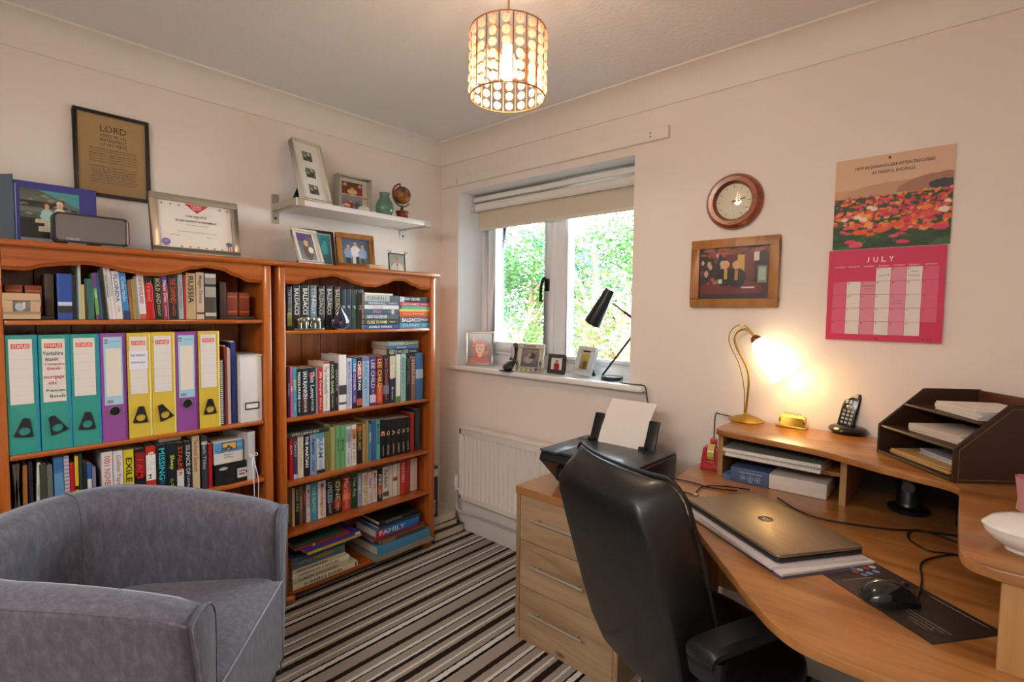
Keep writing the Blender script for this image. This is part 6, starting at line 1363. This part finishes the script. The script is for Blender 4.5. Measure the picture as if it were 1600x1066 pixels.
def papers(label, x, y, w, d, z, th, h, rz, n=4, cat='paper'):
    mb = MB(); rs = random.Random(n+int(z*1000))
    for i in range(n): M = mw @ Matrix.Translation((x, y, z+i*th/n)) @ Matrix.Rotation(rad(rz+rs.uniform(-5, 5)), 4, 'Z'); mb.box((-w/2, -d/2, 0), (w/2, d/2, th/n*.8), M)
    return tag(mb.build('loose_papers', mat(h, .7), None), label, cat, 'papers in the letter tray')
papers('manila envelopes in the bottom tier of the letter tray', -.01, .10, .21, .16, .0075, .014, '#c8a064', 2, 4, 'envelope')
papers('white letters lying on the manila envelopes in the letter tray', .02, .12, .15, .13, .0225, .014, '#c9c4cc', -6)
papers('creased letters in the middle tier of the letter tray', .01, .115, .17, .15, .0845, .022, '#d6c8bc', 5, 6)
papers('white papers heaped in the top tier of the letter tray', .03, .165, .17, .15, .1495, .024, '#e2dcd6', -8, 6)
# white lidded dish, pink glass
c = on_z(1590, 868, hz); dsh = thing('lidded_dish', 'white oval lidded dish on the right end of the raised shelf', 'dish', (c.x+.02, c.y+.03, hz)); WC = mat('#e4e0da', .2, coat=.5)
MB().lathe([(0, 0), (.036, 0), (.037, .006), (.055, .016), (.066, .03), (.067, .036), (0, .036)], 36, Matrix.Diagonal((1, .8, 1, 1))).build('bowl', WC, dsh, 0, smooth=True)
MB().lathe([(.068, .0365), (.069, .04), (.055, .055), (.03, .064), (0, .067)], 36, Matrix.Diagonal((1, .8, 1, 1))).build('lid', WC, dsh, 0, smooth=True)
c = on_z(1600, 800, hz); pg = MB().lathe([(0, 0), (.022, 0), (.026, .005), (.024, .03), (.03, .075), (.0285, .075), (.022, .03), (.022, .006), (0, .005)], 24).build('glass_holder', mat('#c68a92', .15, coat=.5), None, 0, smooth=True)
pg.location = (c.x+.012, c.y+.0, hz); tag(pg, 'pink glass candle holder at the right edge of the raised shelf', 'candle holder')
# ------------------------------------------------------------------ velvet tub armchair
def velvet():
    m, nt, b = new_mat('grey_velvet'); mp = mapped(nt, (60, 60, 22)); n = nt.nodes.new('ShaderNodeTexNoise'); n.inputs['Scale'].default_value = 1; n.inputs['Detail'].default_value = 8; n.inputs['Roughness'].default_value = .7; n.inputs['Distortion'].default_value = .3
    nt.links.new(mp.outputs[0], n.inputs[0]); r = ramp(nt, [(.3, '#4a4852'), (.5, '#595762'), (.7, '#6f6d79')]); nt.links.new(n.outputs[0], r.inputs[0]); nt.links.new(r.outputs[0], b.inputs['Base Color'])
    b.inputs['Roughness'].default_value = .75; b.inputs['Sheen Weight'].default_value = .6; b.inputs['Sheen Roughness'].default_value = .35; b.inputs['Sheen Tint'].default_value = (.86, .86, .95, 1)
    bp = nt.nodes.new('ShaderNodeBump'); bp.inputs['Strength'].default_value = .25; bp.inputs['Distance'].default_value = .006; nt.links.new(n.outputs[0], bp.inputs['Height']); nt.links.new(bp.outputs[0], b.inputs['Normal']); return m
VEL = velvet()
ac = thing('tub_armchair', 'grey velvet tub armchair in the left foreground', 'armchair', (.834, -1.836, 0), rad(-40))
# plan path of the arm top (local): from the right arm front round the back to the left arm front; front is +y
def upath(n=36, hw=.302, fy=.33, by=-.28):
    pts = []
    for i in range(n+1):
        u = i/n
        a = pi*u
        if u < .18: y = fy-(fy+.02)*(u/.18); pts.append((hw, y, (1, 0)))
        elif u > .82: y = -.02+(fy+.02)*((u-.82)/.18); pts.append((-hw, y, (-1, 0)))
        else:
            t = pi*(u-.18)/.64; e = .72
            cx, sy = cos(t), sin(t)
            x = hw*math.copysign(abs(cx)**e, cx); y = -.02-(abs(by)-.02+.02)*abs(sy)**e
            d = Vector((cx, -sy*1.1)).normalized(); pts.append((x, y, (d.x, d.y)))
    return pts
P = upath(); prof_n = 0; v = []; f = []
for i, (x, y, (dx, dy)) in enumerate(P):
    u = i/(len(P)-1); bk = min(1, sin(pi*u)*1.35)**.7                       # 0 at arm fronts, 1 at back
    H = .662+.095*bk; tw = .045; out = .02+.02*bk
    sec = [(-.018, .13), (-.002, .3), (0.012+out*.2, .5), (out+.01, H-.09), (tw*.62+out, H-.03), (tw*.66+out, H-.01), (tw*.3+out*.6, H), (-tw*.3, H+.001), (-tw*.9, H-.012), (-tw*1.25, H-.045), (-tw*1.3, H-.12), (-tw*1.2, .42), (-tw*1.15, .30)]
    prof_n = len(sec)
    # a wall of real thickness: outer offsets are pushed out, inner ones in
    for o, z in sec: v.append((x+dx*(o+.0), y+dy*(o+.0), z))
m = prof_n
for i in range(len(P)-1): f += [(i*m+k, i*m+(k+1) % m, (i+1)*m+(k+1) % m, (i+1)*m+k) for k in range(m)]
f += [tuple(range(m)), tuple((len(P)-1)*m+k for k in range(m))]
sh = MB().add(v, f).build('tub_shell', VEL, ac, 0, smooth=2)
# front arm panels with piping
for s, i0 in ((1, 0), (-1, len(P)-1)):
    ring = [Vector(v[i0*m+k])+Vector((0, .003, 0)) for k in range(m)]
    MB().add([tuple(p) for p in ring]+[tuple(p+Vector((0, .014, 0))) for p in ring], [tuple(range(m)), tuple(range(m, 2*m))]+[(k, (k+1) % m, (k+1) % m+m, k+m) for k in range(m)]).build('arm_front', VEL, ac, 0, bevel=.006)
    MB().tube(catmull([p+Vector((0, .012, 0)) for p in ring[1:]], 3), .003, 6).build('piping', VEL, ac, 0, smooth=True)
for u in (.36, .64):
    i0 = int(u*(len(P)-1)); MB().tube([Vector(v[i0*m+k])+Vector((0, 0, .001)) for k in range(6, 12)], .0014, 6).build('seam', mat('#56545c', .9), ac, 0)
st = [Vector(v[i*m+5])+Vector((P[i][2][0]*.001, P[i][2][1]*.001, -.001)) for i in range(len(P))]
MB().tube(st, .0025, 6).build('outer_piping', VEL, ac, 0, smooth=True)
# seat cushion filling the tub, crowned top
g = 22; v = []; f = []
def seat_xy(a, b):      # a in -1..1 across, b in 0..1 from back to front
    hw = .25*min(1, (1-(1-min(1, b/.45))**2.6)**.5+.02) if b < .45 else .25
    return a*hw, -.235+b*.582
for j in range(g+1):
    for i in range(g+1):
        a, b = i/g*2-1, j/g; x, y = seat_xy(a, b); ed = min(1-abs(a), 1-b, b)*10; v.append((x, y, .458+.02*(1-a*a)*(1-(2*b-1)**2)-.022*max(0, 1-ed)**2))
f = [(j*(g+1)+i, j*(g+1)+i+1, (j+1)*(g+1)+i+1, (j+1)*(g+1)+i) for j in range(g) for i in range(g)]
k = len(v); rim = [i for i in range(g+1)]+[(j+1)*(g+1)-1 for j in range(1, g+1)]+[g*(g+1)+i for i in range(g-1, -1, -1)]+[j*(g+1) for j in range(g-1, 0, -1)]
for r in rim: v.append((v[r][0]*1.0, v[r][1]+(.004 if v[r][1] > .3 else 0), .17))
nr = len(rim); f += [(rim[i], rim[(i+1) % nr], k+(i+1) % nr, k+i) for i in range(nr)]+[tuple(range(k, k+nr))[::-1]]
MB().add(v, f).build('seat_cushion', VEL, ac, 0, smooth=True)
MB().tube([Vector(v[g*(g+1)+i])+Vector((0, .004, -.004)) for i in range(g+1)], .0035, 6).build('piping', mat('#8f8d97', .7), ac, 0, smooth=True)
box('base_frame', (-.25, -.22, .12), (.25, .30, .2), VEL, ac, 0, bevel=.02)
for x in (-.25, .25):
    for y in (-.18, .30): MB().add([(x-.024, y-.024, .125), (x+.024, y-.024, .125), (x+.024, y+.024, .125), (x-.024, y+.024, .125), (x*1.04-.015, y-.015, 0), (x*1.04+.015, y-.015, 0), (x*1.04+.015, y+.015, 0), (x*1.04-.015, y+.015, 0)], [(0, 1, 2, 3), (4, 7, 6, 5), (0, 4, 5, 1), (1, 5, 6, 2), (2, 6, 7, 3), (3, 7, 4, 0)]).build('leg', mat('#1d1714', .35), ac, 0, bevel=.003)

# ------------------------------------------------------------------ black leather office chair
LT, nt, b = new_mat('black_leather'); b.inputs['Base Color'].default_value = (*lin('#141416'), 1); b.inputs['Roughness'].default_value = .36; b.inputs['Coat Weight'].default_value = .12
mp = mapped(nt, (1, 1, 1)); vn = nt.nodes.new('ShaderNodeTexVoronoi'); vn.inputs['Scale'].default_value = 260; nt.links.new(mp.outputs[0], vn.inputs[0]); bp = nt.nodes.new('ShaderNodeBump'); bp.inputs['Strength'].default_value = .25; bp.inputs['Distance'].default_value = .001; nt.links.new(vn.outputs[0], bp.inputs['Height']); nt.links.new(bp.outputs[0], b.inputs['Normal'])
PLA = mat('#17181a', .42)
oc = thing('office_chair', 'black leather high-backed office chair pulled up to the desk', 'office chair', (2.005, -.845, 0), rad(-22))
# back: front is +y; rows are (front z, rear z, half width, rear half width, front y, rear y)
S = [(.42, .42, .165, .155, -.05, -.15), (.50, .50, .188, .178, -.08, -.18), (.60, .60, .198, .185, -.112, -.21), (.70, .70, .20, .186, -.145, -.24), (.80, .79, .20, .184, -.175, -.268), (.88, .86, .202, .18, -.205, -.29), (.94, .905, .202, .168, -.228, -.302), (.968, .935, .192, .145, -.24, -.3), (.985, .962, .168, .12, -.248, -.28)]
v = []; f = []; q1, q2 = 11, 9; n = q1+q2
for zf, zr, hw, hr, yf, yr in S:
    for k in range(q1): t = 1-2*k/(q1-1); v.append((hw*t, yf+.03*t*t, zf))
    for k in range(q2): t = -1+2*k/(q2-1); v.append((hr*t, yr+.01*t*t, zr))
for i in range(len(S)-1): f += [(i*n+k, i*n+(k+1) % n, (i+1)*n+(k+1) % n, (i+1)*n+k) for k in range(n)]
f += [tuple(range(n))[::-1], tuple((len(S)-1)*n+k for k in range(n))]
MB().add(v, f).build('backrest', LT, oc, 0, bevel=.009, seg=3)
pip = [Vector(v[i*n])+Vector((.003, .0, 0)) for i in range(len(S)-1)]+[Vector(v[(len(S)-1)*n+k])+Vector((0, 0, .003)) for k in range(q1)]+[Vector(v[i*n+q1-1])-Vector((.003, 0, 0)) for i in range(len(S)-2, -1, -1)]
MB().tube(catmull(pip, 4), .0045, 6).build('piping', mat('#0a0a0b', .6), oc, 0, smooth=True)
v = []; f = []; n = 28
for z, k_ in ((.405, .9), (.42, 1), (.46, 1.0), (.485, .93), (.492, .75)):
    for q_ in range(n): a = 2*pi*q_/n; ca, sa = cos(a), sin(a); v.append((.225*k_*math.copysign(abs(ca)**.6, ca), .075+.22*k_*math.copysign(abs(sa)**.6, sa), z))
for i in range(4): f += [(i*n+k, i*n+(k+1) % n, (i+1)*n+(k+1) % n, (i+1)*n+k) for k in range(n)]
f += [tuple(range(n))[::-1], tuple(4*n+k for k in range(n))]
MB().add(v, f).build('seat', LT, oc, 0, smooth=2, sub=1)
for s in (-1, 1):
    x = s*.245; pts = [(x, -.19, .60), (x, -.195, .64), (x+s*.005, -.16, .656), (x+s*.008, .02, .658), (x+s*.004, .13, .652), (x, .17, .635)]
    if s < 0: pts = [(a, b_+.13, c_) for a, b_, c_ in pts]
    v = []; f = []; cp = catmull(pts, 4)
    for p in cp: v += [(p.x-.03, p.y, p.z-.016), (p.x+.03, p.y, p.z-.016), (p.x+.036, p.y, p.z+.002), (p.x+.026, p.y, p.z+.01), (p.x-.026, p.y, p.z+.01), (p.x-.036, p.y, p.z+.002)]
    for i in range(len(cp)-1): f += [(i*6+k, i*6+(k+1) % 6, (i+1)*6+(k+1) % 6, (i+1)*6+k) for k in range(6)]
    f += [tuple(range(6)), tuple((len(cp)-1)*6+k for k in range(6))]
    MB().add(v, f).build('armrest', PLA, oc, 0, smooth=True)
    dy = .13 if s < 0 else 0
    MB().tube(catmull([(x, -.15+dy, .62), (x, -.16+dy, .52), (x, -.12+dy, .43), (x*.8, .0+dy*.5, .40)]), .026, 10).build('arm_support', PLA, oc, 0, smooth=True)
MB().box((-.04, -.1, .36), (.04, -.02, .39)).tube(catmull([(0, -.06, .38), (0, -.09, .40), (0, -.09, .43), (0, -.1, .45)]), .022, 10).build('back_bracket', PLA, oc, 0, smooth=True)
MB().cyl((0, 0, .09), (0, 0, .4), .026, .022, 16).build('gas_column', PLA, oc, 0, smooth=True)
for i in range(5):
    a = 2*pi*i/5+.3; c, s = cos(a), sin(a)
    l_ = MB().tube([(0, 0, .1), (.14*c, .14*s, .09), (.27*c, .27*s, .065)], [.026, .02, .014], 8).build('base_spoke', PLA, oc, 0, smooth=True)
    MB().cyl((.27*c-.012*s, .27*s+.012*c, .026), (.27*c+.012*s, .27*s-.012*c, .026), .0255, seg=14).build('castor', BLACK, oc, 0, smooth=True)
